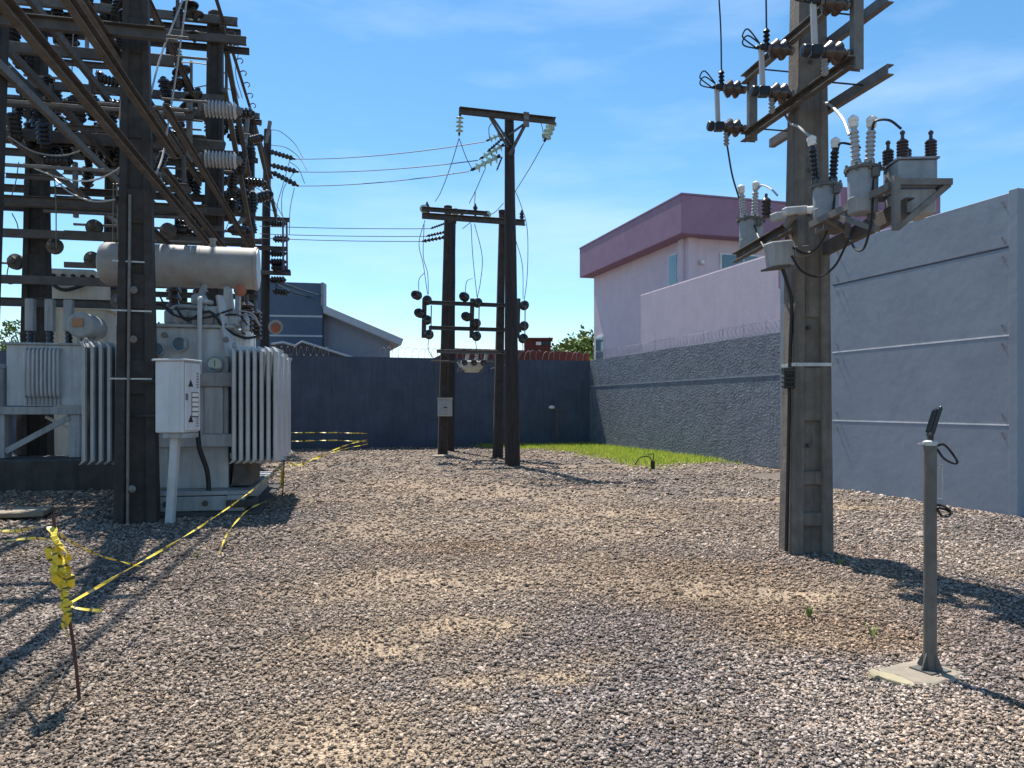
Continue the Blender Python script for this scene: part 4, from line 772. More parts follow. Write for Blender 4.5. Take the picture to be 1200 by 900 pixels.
for a, b2 in (((60, 165, 15.8), (112, 168, 15.8)), ((28, 88, 14.5), (70, 92, 14.5)), ((90, 78, 14), (130, 80, 14)), ((0, 308, 16.2), (60, 312, 16.2))): gb(P(*a), P(*b2), .04, .04, M_steel, 'b', nm='switch_rod')

# finer clutter: operating rods, hangers and short ties between the beams
for i in range(54):
    q = random.choice((12.5, 14.2, 15.8, 17.4, 19.2, 20.6)); p = random.uniform(-6.6, -3.2) if i % 4 else random.uniform(-3.3, -2.5); z = random.uniform(4.6, 8.8)
    if i % 3 == 0: gb(G(p, q, z), G(p, q, z+random.uniform(.5, 1.2)), .05, .05, kind='b', nm='upright', m=random.choice((M_armgrey, M_steel)))
    elif i % 3 == 1: gb(G(p, q, z), G(min(-2.35, p+random.uniform(.8, 2.2)), q, z), .035, .035, kind='b', nm='switch_rod', m=M_steel)
    else: gb(G(p, q, z), G(min(-2.35, p+random.uniform(.6, 1.6)), q, z), .06, .09, nm='tie', m=M_rust)
# insulators on the gantry
gd = proto_ins('disc_insulator', 'x', 'black disc insulators on the gantry', [(.05, 0), (.16, .03), (.2, .06), (.19, .085), (.08, .12), (.05, .15)], M_black, .045, .08, .07, M_cable, 16)
for a, c, Y, d, lab in ((211, 80, 14.5, (.5, 0, -1), 'upper of two tilted black discs right of the nearest pole'), (206, 95, 14.5, (.45, 0, -1), 'lower black disc right of the nearest pole'), (225, 110, 15, (.5, 0, -1), 'black disc next to the grey vertical switch bar'), (219, 121, 15, (.5, 0, -1), 'black disc just above the upper grey rod insulator'),
                        (227, 14, 15, (.2, 0, -1), 'black disc above the highest crossbeam'), (221, 3, 15, (.2, 0, -1), 'black disc cut by the top edge right of the nearest pole'), (227, 38, 15.5, (.1, 0, -1), 'black disc between the two highest crossbeams')): place(gd, aim(P(a, c, Y), Vector(d), .92), lab)
gp_ = proto_ins('ribbed_insulator', 'black ribbed post insulator among the steel channels of the gantry', 'black ribbed post insulators on the gantry', sheds(5, .13, .085, .42), M_black, .06, .07, .06, M_cable, 12)
PTS = [(14, 40, 13, 1), (22, 68, 14, 1), (57, 100, 14.5, 1), (58, 122, 14.5, -1), (22, 128, 14, 1), (14, 146, 13.5, -1), (48, 138, 15, 1), (50, 156, 15, 1), (80, 172, 15.5, 1), (46, 206, 16, -1), (104, 204, 16, -1), (98, 172, 16, 1), (132, 122, 13, 2), (128, 124, 13.4, 2), (158, 154, 12, 2), (162, 160, 12.5, 1), (185, 190, 12.8, 1),
       (100, 12, 14, 1), (108, 28, 14.5, 1), (150, 26, 13, 1), (245, 148, 18, 1), (254, 152, 18.4, 1), (262, 146, 18.8, 1), (246, 168, 18, 1), (258, 170, 18.5, 1), (270, 160, 19, 2), (248, 208, 18, 2), (258, 213, 18.2, 2), (240, 182, 18.6, 1), (274, 228, 19, 2), (265, 228, 19, 2), (252, 228, 18.5, 2), (230, 222, 18, 1), (203, 165, 17, 1), (200, 60, 17, 1), (196, 205, 18, 1), (215, 240, 18, 1), (72, 152, 15.2, 1), (35, 160, 15, 1), (285, 190, 21.5, 2), (66, 60, 17, 1), (40, 50, 17, 1), (38, 92, 16, 2), (120, 178, 16.5, 1), (96, 230, 17.4, -1), (144, 205, 17, -1), (208, 150, 18, -1),
       (300, 160, 24, 1), (296, 215, 23, 2), (276, 205, 20, 2), (236, 268, 17, 1), (212, 275, 16, 2)]
ZN = [(30, 'near the left edge of the gantry'), (70, 'beside the greenish brown pole'), (125, 'between greenish pole and nearest big pole'), (165, 'just left of the nearest big pole'), (235, 'just right of the nearest big pole'), (264, 'beside the round topped pole'), (400, 'around the third gantry pole')]
ORD = ['topmost', 'second from top', 'third from top', 'fourth from top', 'fifth from top', 'sixth from top', 'seventh from top', 'eighth from top', 'ninth from top', 'tenth from top', 'eleventh from top', 'twelfth from top', 'thirteenth from top', 'fourteenth from top', 'fifteenth from top', 'sixteenth from top', 'seventeenth from top', 'eighteenth from top', 'nineteenth from top']
PTS += [(70, 20, 15.2, 1), (84, 40, 15.4, 1), (88, 160, 15.4, 1), (120, 160, 15.4, 1), (66, 178, 15.6, -1), (140, 180, 15.5, -1), (118, 92, 15, 2), (208, 20, 14.5, 1), (196, 110, 15, 1), (214, 170, 15, 1)]
for zx in [(232, 300, 130, 275, 16.5, 21, 38), (60, 150, 5, 195, 14.5, 17, 22), (12, 60, 60, 200, 14, 16, 8), (195, 235, 20, 270, 15, 18, 13)]:
    PTS += [(random.uniform(zx[0], zx[1]), random.uniform(zx[2], zx[3]), random.uniform(zx[4], zx[5]), random.choice((1, 1, 2, 2, -1))) for _ in range(zx[6])]
PTS.sort(key=lambda v: v[1]); cnt = {}
for i, (a, c, Y, k) in enumerate(PTS):
    d = {1: Vector((random.gauss(0, .15), random.gauss(0, .2), 1)), -1: Vector((random.gauss(0, .1), 0, -1)), 2: Vector((1, random.gauss(0, .3), random.gauss(0, .2)))}[k]
    zn = next(n for x, n in ZN if a < x)+(', upper part' if c < 110 else ', middle part' if c < 190 else ', lower part'); j = cnt[zn] = cnt.get(zn, -1)+1
    place(gp_, aim(P(a, c+8*k*(k != 2), Y), d, random.uniform(.72, 1.0)), f'black ribbed insulator {zn}, {ORD[j]}')
gr = proto_ins('rod_insulator', 'x', 'grey rod insulators on the gantry', sheds(9, .165, .105, .58, droop=.2), M_poly, .09, .1, .1, M_steel, 16)
for c, w in ((127, 'upper'), (186, 'lower')): place(gr, aim(P(240, c, 14.6), G(1, 0)-G(0, 0)), f'{w} pale grey ribbed rod insulator lying level right of the nearest pole')
pc_ = [(x, y) for y in (262, 297) for x in (322, 328)]
ps = proto_ins('stack_insulator', 'x', 'black insulators at the right end of the gantry', sheds(5, .16, .09, .55), M_black, .06, .06, .06, M_cable, 12)
for (a, c, d, lab) in (((318, 262), None, (1, 0, 0), 'black insulator lying on the top arm of the rearmost gantry pole'), ((322, 280), None, (1, 0, 0), 'black insulator just below the top arm of the rearmost gantry pole'), ((318, 297), None, (1, 0, 0), 'black insulator on the middle arm of the rearmost gantry pole'), ((318, 307), None, (1, 0, 0), 'black insulator under the middle arm of the rearmost gantry pole'), ((320, 314), None, (1, 0, -.05), 'lower black insulator of the pair beside the purple rods'), ((318, 328), None, (1, 0, 0), 'black insulator on the lowest arm of the rearmost gantry pole'), ((322, 341), None, (1, 0, -.1), 'lowest black insulator of the rearmost gantry pole')): place(ps, aim(P(*a, 25.5), Vector(d), .82), lab)
t2 = root('switch_rods', P(333, 300, 25.2), 'pair of thin upright purple rods linking black insulators on the rearmost pole', 'switch')
for x in (331.5, 336): build(MB().bar(P(x, 260, 25.2), P(x+.5, 318, 25.2), .05, .05, up=Vector((0, 1, 0))), 'rod', mat('purple_rod', (.09, .06, .09), .5, bump=0), t2)
build(MB().bar(P(328, 318, 25.2), P(340, 317, 25.2), .07, .07), 'end_clamp', M_cable, t2)

# ================================================================== power transformer
def boxG(p0, p1, q0, q1, z0, z1): c = G((p0+p1)/2, (q0+q1)/2, (z0+z1)/2); return c, (p1-p0, q1-q0, z1-z0)
def pbox(t, nm, p0, p1, q0, q1, z0, z1, m, bevel=.01, label=None):
    c, s = boxG(p0, p1, q0, q1, z0, z1); return build(MB().box(c, s, RG), nm, m, t, label, bevel=bevel)
t = root('power_transformer', G(-2.2, 12.9), 'large grey power transformer with finned radiators and a long drum on top', 'transformer')
pbox(t, 'tank', -2.85, -1.66, 11.7, 14.4, .32, 2.62, M_tgrey)
pbox(t, 'tank_cover', -2.92, -1.58, 11.63, 14.47, 2.62, 2.67, M_tgrey2)
pbox(t, 'stiffener', -2.9, -1.56, 11.58, 11.7, .92, 1.1, M_tgrey); pbox(t, 'stiffener', -2.3, -1.48, 11.58, 11.7, 1.78, 1.98, M_cons); pbox(t, 'vertical_rib', -1.98, -1.72, 11.64, 11.7, 1.1, 1.78, M_tgrey)
pbox(t, 'side_rib', -2.62, -2.46, 11.62, 11.7, .35, .92, M_tgrey)
for p in (-2.75, -1.5): pbox(t, 'skid', p-.12, p+.12, 11.25, 14.6, .04, .26, M_tgrey2)
pbox(t, 'base_plate', -2.95, -1.3, 11.3, 14.55, .26, .32, M_tgrey2); pbox(t, 'base_beam', -2.9, -1.42, 11.28, 11.36, .05, .25, M_tgrey2)
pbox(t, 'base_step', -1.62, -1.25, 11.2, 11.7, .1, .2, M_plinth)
for i, p in enumerate((-2.4, -1.9, -1.5)): build(MB().lathe(G(p, 11.3, .16), -(G(0, 1)-G(0, 0)), [(.04, -.05), (.04, .05), (.02, .07)], 8), 'bolt', M_rust, t, smooth=40)
fin0 = None
def radiator(p0, p1, n, q, d, z0, z1, label):
    r = root('radiator', G((p0+p1)/2, q, z0), None, None); r.parent = t; r.location = Vector(r.location)-Vector(t.location)   # a part of the transformer
    r['label'] = label
    step = (p1-p0)/(n-1); me = None; w, hd = .031, d/2
    for i in range(n):
        p = p0+step*i
        if me is None:
            b = MB(); sec = []; K = 11
            side = [(w if j % 2 == 0 else w-.014, -hd+.03+(2*hd-.06)*j/(K-1)) for j in range(K)]
            for u, v in [(-w*.55, -hd), (w*.55, -hd)]+side+[(w*.55, hd), (-w*.55, hd)]+[(-u, v) for u, v in side[::-1]]: sec.append(RG @ Vector((u, v, 0)))
            n8 = len(sec)
            hz = z1-z0; prof = [(0, .3), (.05, 1), (hz-.07, 1), (hz, .4)]; vs = [Vector((s_.x, s_.y, z))*1 if k == 1 else Vector((s_.x*k+0, s_.y*1.0, z)) for z, k in prof for s_ in sec]
            b.add(vs, [(a*n8+j, a*n8+(j+1) % n8, (a+1)*n8+(j+1) % n8, (a+1)*n8+j) for a in range(3) for j in range(n8)]+[tuple(range(n8))[::-1], tuple(range(3*n8, 4*n8))]); me = b.mesh('fin', M_tgrey, smooth=30)
        o = bpy.data.objects.new('fin', me); COL.objects.link(o); o.parent = r; o.location = G(p, q+hd)-G((p0+p1)/2, q)
    for z in (z0+.09, z1-.12):
        o = build(MB().tube([G(p0-.1, q+hd, z), G(p1+.02, q+hd, z)], .045, 8), 'header_pipe', M_tgrey2, r, smooth=50)
    build(MB().box(G((p0+p1)/2, q+hd, z0-.005), (p1-p0+.05, .03, .02), RG), 'bottom_bar', M_tgrey, r)
    build(MB().lathe(G(p0, q+.1, z1+.005), UP, [(.03, -.02), (.03, .03), (.012, .05)], 8), 'lifting_lug', M_tgrey2, r, smooth=40)
for i, q in enumerate((11.2, 12.15, 13.1)):
    ORIGIN_KEEP = None
    radiator(-1.52+.0*i, -.97, 7, q, .82, .70, 2.335, 'right hand bank of grey radiator fins')
for i, q in enumerate((11.15, 12.1, 13.05)): radiator(-3.40, -2.99, 5, q, .82, .72, 2.36, 'left hand bank of grey radiator fins')
b = MB(); ax = G(1, 0)-G(0, 0); b.lathe(G(-3.47, 12.2, 3.58), ax, [(.05, -.05), (.18, -.035), (.27, 0), (.305, .05), (.31, .08), (.31, 2.12), (.325, 2.125), (.325, 2.16), (.31, 2.165), (.3, 2.17)], 28); build(b, 'conservator_drum', M_cons, t, smooth=30)
build(MB().lathe(G(-1.305, 12.2, 3.58), ax, [(.3, 0), (.3, .012)], 28), 'drum_end_plate', M_galv, t, smooth=30)
for p, w in ((-1.73, .09), (-1.58, .07), (-2.95, .09), (-3.2, .07)): build(MB().bar(G(p, 12.05, 2.66), G(p, 12.15, 3.34), w, w, up=Vector((0, 1, 0))), 'drum_leg', M_tgrey, t, bevel=.006)
build(MB().prism([G(-1.78, 11.75, 2.66), G(-1.55, 11.75, 2.66), G(-1.62, 11.75, 3.2), G(-1.72, 11.75, 3.2)], G(0, .04)-G(0, 0)), 'drum_gusset', M_tgrey2, t); build(MB().bar(G(-1.62, 11.6, 2.2), G(-1.78, 11.75, 3.1), .13, .05), 'sloping_arm', M_tgrey, t, bevel=.006)
def tubeP(nm, pts, r, m, n=8): build(MB().tube(smoothline([G(*p) for p in pts], 4), r, n), nm, m, t, smooth=60)
tubeP('oil_pipe', [(-2.15, 12.0, 2.66), (-2.15, 12.0, 2.95), (-2.1, 12.05, 3.1), (-2.05, 12.1, 3.3)], .05, M_tgrey2); tubeP('oil_pipe', [(-2.02, 11.55, 1.95), (-2.02, 11.55, 2.95), (-2.0, 11.65, 3.0), (-1.9, 11.8, 3.0)], .035, M_tgrey)
tubeP('oil_pipe', [(-2.5, 12.1, 2.66), (-2.5, 12.0, 2.9), (-2.3, 11.9, 2.95), (-1.95, 11.9, 2.9), (-1.75, 11.9, 2.7)], .03, M_tgrey2)
tubeP('cable_bundle', [(-2.35, 11.6, 2.9), (-2.2, 11.6, 2.72), (-1.9, 11.6, 2.85), (-1.7, 11.65, 2.62), (-1.45, 11.8, 2.5), (-1.2, 11.9, 2.55)], .02, M_cable); tubeP('cable_bundle', [(-2.6, 11.7, 3.1), (-2.4, 11.6, 2.8), (-2.0, 11.6, 2.75), (-1.6, 11.7, 2.9)], .014, M_cable)
for p, z, r in ((-2.3, 2.38, .11), (-1.83, 2.1, .115), (-2.6, 2.3, .1)):
    o = G(p, 11.66, z); fw = G(0, -1)-G(0, 0)
    g = build(MB().lathe(o, fw, [(r*.6, -.02), (r, 0), (r, .07), (r*.88, .075), (r*.85, .06), (r*.8, .055)], 20), 'dial_gauge', M_tgrey2, t, smooth=40)
    ORIGIN[g.name] = Vector(t.location); build(MB().lathe(o+fw*.056, fw, [(r*.8, 0), (r*.8, .004)], 20), 'dial_glass', M_pane, g)
    build(MB().bar(o+fw*.064+UP*r*.5, o+fw*.064-UP*r*.3, .012, .006), 'pointer', M_orange, g)
build(MB().box(G(-1.83, 11.62, 1.9), (.05, .08, .16), RG), 'gauge_stem', M_tgrey2, t, bevel=.01); build(MB().box(G(-2.3, 12.0, 2.78), (.5, .4, .2), RG), 'valve_box', M_tgrey2, t, bevel=.02); build(MB().box(G(-1.9, 11.9, 2.8), (.2, .25, .3), RG), 'relay_box', M_tgrey, t, bevel=.02); build(MB().lathe(G(-2.1, 11.95, 3.05), ax, [(.07, -.1), (.1, -.06), (.1, .06), (.07, .1)], 12), 'relay', M_tgrey2, t, smooth=40)
for k, (p, q, z, L, m) in enumerate(((-1.52, 12.6, 2.62, .5, M_brown), (-1.5, 13.6, 2.62, .5, M_brown), (-2.3, 13.2, 2.67, .9, M_brown), (-2.7, 13.2, 2.67, .9, M_brown))):
    q_ = build(MB().lathe(G(p, q, z), UP, sheds(7, .12, .07, L)+[(.03, L+.02), (.03, L+.12)], 14), 'bushing', m, t, smooth=35)
for k in range(5): build(MB().lathe(G(-1.45-.05*k, 11.95+.4*k, 2.62), UP, sheds(3, .06, .04, .2)+[(.02, .26)], 10), 'small_bushing', M_poly, t, smooth=35)
build(MB().lathe(G(-1.52, 11.9, 3.2), -(G(0, 1)-G(0, 0)), [(.05, 0), (.09, .02), (.09, .05), (.05, .06)], 12), 'orange_gauge', M_orange, t, smooth=40)
for a in range(3): build(MB().box(G(-1.42, 12.0+.3*a, 2.5), (.08, .06, .22), RG), 'valve_bracket', M_white, t, bevel=.008)
tubeP('cable_loop', [(-2.03, 11.45, 1.15), (-2.0, 11.42, .9), (-1.9, 11.4, .6), (-1.88, 11.4, .3), (-1.95, 11.4, .15)], .035, M_cable)
build(MB().prism([G(-1.62, 11.72, .35), G(-1.35, 11.72, .35), G(-1.35, 11.72, .7), G(-1.58, 11.72, .7)], G(0, 1.2)-G(0, 0)), 'rusty_duct', M_rust, t)
t_main = t
pl = root('transformer_pad', G(-2.2, 12.9), 'low concrete pad under the large grey power transformer', 'plinth')
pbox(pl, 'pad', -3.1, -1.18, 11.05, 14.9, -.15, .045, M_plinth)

# small fittings crowding the transformer top and sides
for i in range(16):
    p = random.uniform(-2.8, -1.5); h = random.uniform(.06, .22); k = i % 4
    if k == 0: pbox(t_main, 'fitting_box', p, p+random.uniform(.08, .2), 11.7, 11.9, 2.67, 2.67+h, random.choice((M_tgrey2, M_cons, M_tgrey)), .01)
    elif k == 1: build(MB().lathe(G(p, random.uniform(11.75, 12.0), 2.67), UP, [(.05, 0), (.05, .02), (.03, .03), (.03, h), (.06, h+.01), (.06, h+.03)], 10), 'valve', M_tgrey2, t_main, smooth=40)
    elif k == 2: build(MB().tube(smoothline([G(p, 11.75, 2.7), G(p+.1, 11.7, 2.75+h), G(p+.3, 11.7, 2.78+h*.5), G(p+.4, 11.75, 2.68)]), .013, 6), 'control_cable', random.choice((M_cable, M_wire2)), t_main, smooth=60)
    else: build(MB().lathe(G(p, 11.63, random.uniform(2.2, 2.55)), -(G(0, 1)-G(0, 0)), [(.03, -.05), (.03, .03), (.045, .035), (.045, .06)], 8), 'plug', M_steel, t_main, smooth=40)
for i in range(14): build(MB().lathe(G(-2.88+.1*i, 11.64, 2.66), UP, [(.014, 0), (.014, .03)], 6), 'cover_bolt', M_steel, t_main)
build(MB().box(G(-2.05, 11.655, 1.45), (.02, .01, .02), RG), 'plug', M_steel, t_main); build(MB().box(G(-2.25, 11.675, 1.52), (.22, .012, .3), RG), 'rating_plate', mat('dull_plate', (.3, .3, .29), .4, .5, bump=.05), t_main, bevel=.003)
for q in (11.95, 12.45): build(MB().lathe(G(-2.4+(q-12.2), 12.2, 3.58), ax, [(.316, 0), (.316, .05)], 28), 'drum_band', M_cons, t_main, smooth=30)
build(MB().lathe(G(-1.95, 12.2, 3.88), UP, [(.06, -.02), (.06, .03), (.04, .04), (.04, .1), (.055, .1), (.055, .13)], 12), 'filler_cap', M_cons, t_main, smooth=40); build(MB().lathe(G(-3.1, 12.2, 3.88), UP, [(.05, -.02), (.05, .05)], 10), 'lifting_lug', M_cons, t_main, smooth=40)
# control cabinet
t = root('control_cabinet', P(200, 508, 9.7), 'pale grey control cabinet with warning labels on one post beside the nearest big pole', 'cabinet')
cl = P(181.5, 466, 9.66); cr = P(217, 466, 9.66); rc = Matrix.Rotation(R(12), 3, 'Z'); z0, z1 = 1.165, 2.07
w = .40; d = .36; cc = Vector(((cl.x+cr.x)/2+.07, 9.84, (z0+z1)/2)); rc = Matrix.Rotation(R(33), 3, 'Z')
fx, fy = rc @ Vector((1, 0, 0)), rc @ Vector((0, 1, 0)); w = .42; d = .34
cc = P(181, 466, 9.62)+fx*w/2+fy*d/2; cc.z = (z0+z1)/2
rc = Matrix.Rotation(R(-8), 3, 'Z'); fx, fy = rc @ Vector((1, 0, 0)), rc @ Vector((0, 1, 0)); w, d = .385, .36
cc = P(181.5, 466, 9.66)+fx*w/2+fy*d/2; cc.z = (z0+z1)/2
build(MB().box(cc, (w, d, z1-z0), rc), 'cabinet_body', M_cab, t, bevel=.012)
build(MB().box(cc+UP*((z1-z0)/2+.012), (w+.06, d+.06, .025), rc), 'cabinet_roof', M_cab, t, bevel=.006)
dr = build(MB().box(cc+fx*(w/2+.014), (.024, d-.03, z1-z0-.05), rc), 'side_door', M_cab, t, bevel=.006); ORIGIN[dr.name] = Vector(t.location)
fr = cc+fx*(w/2+.028)
b = MB()
for z in (.17, -.28): s = .055; b.prism([fr-fy*(s+.06)+UP*(z-.04), fr+fy*(s-.06)+UP*(z-.04), fr-fy*.06+UP*(z+.05)], fx*.003)
build(b, 'warning_sign', M_plastic, dr)
b = MB()
for i in range(6): b.box(fr+fy*.1+UP*(.3-i*.035), (.003, .05, .018), rc)
for i in range(6): b.box(fr+fy*.1+UP*(-.22-i*.03), (.003, .05, .012), rc)
build(b, 'stencil_text', mat('faded_print', (.2, .2, .22), .7, bump=0), dr)
for z, h in ((.0, .12), (-.16, .2)):
    build(MB().box(fr+fy*.04+UP*z, (.004, .16, h), rc), 'label_frame', mat('label_dark', (.12, .12, .13), .6, bump=0), dr)
    for q in range(int(h/.06)): build(MB().box(fr+fy*.04+fx*.003+UP*(z+h/2-.035-q*.062), (.004, .14, .045), rc), 'label', M_white, dr)
build(MB().box(fr-fy*.15, (.02, .03, .08), rc), 'latch', M_steel, dr)
build(MB().box(cc+fx*.05-UP*((z1-z0)/2+.035), (w*.8, d*.8, .06), rc), 'cable_gland_plate', M_tgrey2, t)
g0 = on_ground(199, 613)
build(MB().bar(g0-UP*.05, Vector((cc.x-.02, cc.y, z0)), .1, .1, up=Vector((0, 1, 0))), 'support_post', M_tgrey, t, bevel=.01)
for z in (1.38, 1.82): build(MB().bar(Vector((cc.x, cc.y, z)), Vector((cc.x-.65, cc.y+.05, z)), .03, .03), 'pole_bracket', M_cable, t)

# ================================================================== smaller transformer on its stand
t = root('small_transformer', G(-5.3, 15.6), 'smaller grey transformer with curved cooling pipes standing on a raised steel stand', 'transformer')
pbox(t, 'tank', -6.02, -4.56, 15.55, 16.3, 1.5, 2.62, M_tgrey); pbox(t, 'tank_cover', -6.08, -4.5, 15.5, 16.35, 2.62, 2.66, M_tgrey2)
for i in range(9):
    p = -5.68+.068*i; tp_ = [G(p, 15.55, 1.66), G(p, 15.46, 1.7), G(p, 15.44, 1.9), G(p, 15.44, 2.4), G(p, 15.46, 2.52), G(p, 15.55, 2.55)]
    build(MB().tube(smoothline(tp_, 3), .022, 6), 'cooling_pipe', M_tgrey, t, smooth=60)
    build(MB().tube([G(p, 15.53, 1.53), G(p, 15.53, 1.68)], .016, 5), 'drain_pipe', M_tgrey2, t, smooth=60)
for p in (-5.75, -5.42, -5.1):
    build(MB().box(G(p, 15.9, 3.2), (.15, .15, .6), RG), 'bushing_boot', M_tgrey2, t, bevel=.015); build(MB().lathe(G(p, 15.9, 2.66), UP, sheds(3, .07, .05, .24), 10), 'bushing', M_black, t, smooth=40)
build(MB().lathe(G(-4.72, 15.3, 2.98), G(.0, 1)-G(0, 0), [(.2, 0), (.235, .03), (.24, .06), (.24, .8), (.2, .84)], 20), 'oil_drum', M_tgrey2, t, smooth=35); build(MB().box(G(-4.76, 15.285, 3.02), (.18, .02, .15), RG), 'orange_label', mat('faded_orange', (.4, .2, .1), .7, bump=0), t)
for p in (-4.82, -4.62): build(MB().bar(G(p, 15.6, 2.66), G(p, 15.6, 2.8), .06, .06, up=Vector((0, 1, 0))), 'drum_saddle', M_tgrey2, t)
for p in (-5.95, -4.62): build(MB().tube(smoothline([G(p, 15.6, 2.66), G(p, 15.6, 2.74), G(p+.06, 15.6, 2.78), G(p+.1, 15.6, 2.7), G(p+.1, 15.6, 2.66)]), .015, 5), 'lifting_eye', M_tgrey2, t, smooth=60)
t = root('steel_stand', G(-5.3, 15.8, .55), 'braced grey stand of timber and steel under the smaller transformer', 'stand')
for p in (-6.05, -4.85):
    for q in (15.5, 16.3): build(MB().bar(G(p, q, .56), G(p, q, 1.36), .2 if p > -5 else .13, .13, up=Vector((0, 1, 0))), 'leg', M_tgrey2 if q < 16 else M_armgrey, t, bevel=.01)
for q in (15.44, 16.3): build(MB().bar(G(-6.2, q, 1.42), G(-4.5, q, 1.42), .1, .14), 'rail', M_tgrey2, t, bevel=.008)
build(MB().bar(G(-6.0, 15.46, .68), G(-4.95, 15.46, 1.3), .05, .1), 'brace', M_tgrey2, t); build(MB().bar(G(-5.6, 16.2, 1.3), G(-4.7, 16.2, .8), .06, .05), 'brace', M_white, t); build(MB().bar(G(-4.8, 15.5, .75), G(-4.5, 15.9, 1.3), .05, .08), 'brace', M_tgrey2, t)
t = root('concrete_plinth', G(-5.5, 15.6), 'long dark stained concrete plinth in the shade under the transformer stand', 'plinth')
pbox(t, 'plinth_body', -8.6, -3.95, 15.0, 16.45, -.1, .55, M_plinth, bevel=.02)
t = root('cream_tank', G(-6, 19.8), 'tall cream painted transformer tank behind the gantry poles', 'transformer')
pbox(t, 'tank', -6.75, -5.3, 18.9, 20.4, .3, 3.7, M_cream); pbox(t, 'upper_tank', -6.6, -5.55, 19.0, 20.2, 3.7, 4.6, M_cream, bevel=.06); pbox(t, 'flange', -6.82, -5.22, 18.85, 20.45, 3.66, 3.72, M_cream)
for i in range(5): build(MB().lathe(G(-6.4+.2*i, 18.98, 4.42), -(G(0, 1)-G(0, 0)), [(.05, 0), (.05, .04), (.02, .06)], 8), 'bolt', M_cable, t, smooth=40)
tubeP('hose', [(-6.5, 18.9, 4.3), (-6.2, 18.85, 4.1), (-5.9, 18.85, 4.15), (-5.5, 18.9, 4.35)], .04, M_cable)
t = root('grey_drum', G(-6.3, 13.9, 1.0), 'rusty rimmed grey tank cut by the left edge of the photo', 'tank')
o = P(-22, 480, 14.0); o.z = 0.5; build(MB().lathe(o, UP, [(.46, 0), (.48, .02), (.48, 1.68), (.5, 1.69), (.5, 1.75), (.47, 1.76)], 24), 'tank_body', M_tgrey2, t, smooth=35); build(MB().lathe(o-UP*.5, UP, [(.5, -.05), (.5, .5)], 20), 'tank_foot', M_plinth, t, smooth=35)
# cover slab
c = on_ground(8, 607)
t = root('cover_slab', c, 'pale flat concrete cover slab lying raised on the gravel at the left edge', 'concrete slab')
build(MB().box(c+UP*.07, (1.0, .62, .07), Matrix.Rotation(R(18), 3, 'Z')), 'slab', M_slab, t, bevel=.012); build(MB().box(c+Vector((0, .1, .015)), (.8, .4, .05), Matrix.Rotation(R(18), 3, 'Z')), 'slab_base', M_plinth, t)
build(MB().tube(smoothline([c+Vector((0, -.02, .1)), c+Vector((.02, -.02, .14)), c+Vector((.06, -.02, .14)), c+Vector((.08, -.02, .1))]), .01, 6), 'lifting_ring', M_rebar, t, smooth=60)

# ================================================================== line conductors and jumpers
LW = 'overhead conductors between the gantry and the middle poles'
for a, b2, sg, lab in (((346, 186.5, 25.4), (568, 166, 19.5), .12, 'top'), ((350, 201.5, 25.4), (560, 188, 19.5), .1, 'middle'), ((350, 218, 25.4), (549, 201, 19.5), .1, 'lowest')): wire('power_line', sagline(P(*a), P(*b2), sg), .014, M_wire, f'{lab} of the three high conductors spanning from the gantry to the tallest pole', 'power line', LW)
for a, b2, lab in (((304, 265, 25), (504, 268, 23.3), 'top'), ((304, 274, 25), (499, 277, 23.3), 'middle'), ((304, 279, 25), (494, 283, 23.3), 'lowest')): wire('power_line', sagline(P(*a), P(*b2), .03), .012, M_wire, f'{lab} of the three low conductors spanning to the meter box pole', 'power line', LW)
def jw(pts, lab, r=.011, m=None, g='jumper wires on the poles'): wire('jumper_wire', smoothline([P(*p) for p in pts]), r, m or M_wire, lab, 'wire', g)
MJ = ['jumper wire from the left glass string down to the lower crossarm', 'jumper wire from the left glass string to the lowest line string', 'jumper wire from the right glass string down towards the lower crossarm', 'jumper wire from the right end of the lower crossarm to the right switch', 'jumper wire inner wire dropping to the right disconnect switch', 'jumper wire from the lowest glass string down to the short crossarm', 'jumper wire onto the middle pin insulator', 'jumper wire outer curved wire from the crossarm end to the left switch', 'jumper wire inner wire from the crossarm end to the left switch', 'jumper wire straight wire dropping to the middle disconnect switch', 'jumper wire bowed wire dropping to the middle disconnect switch', 'jumper wire short loop on top of the left disconnect switch', 'jumper wire short loop on top of the middle disconnect switch', 'jumper wire from the tallest pole across to the meter box pole', 'jumper wire from the left switch down to the recloser', 'jumper wire from the middle switch down to the recloser', 'jumper wire short wire beside the right glass string', 'jumper wire short hooked wire under the high crossarm', 'jumper wire short loop against the shaft of the tallest pole', 'jumper wire from the right switch down to the recloser']
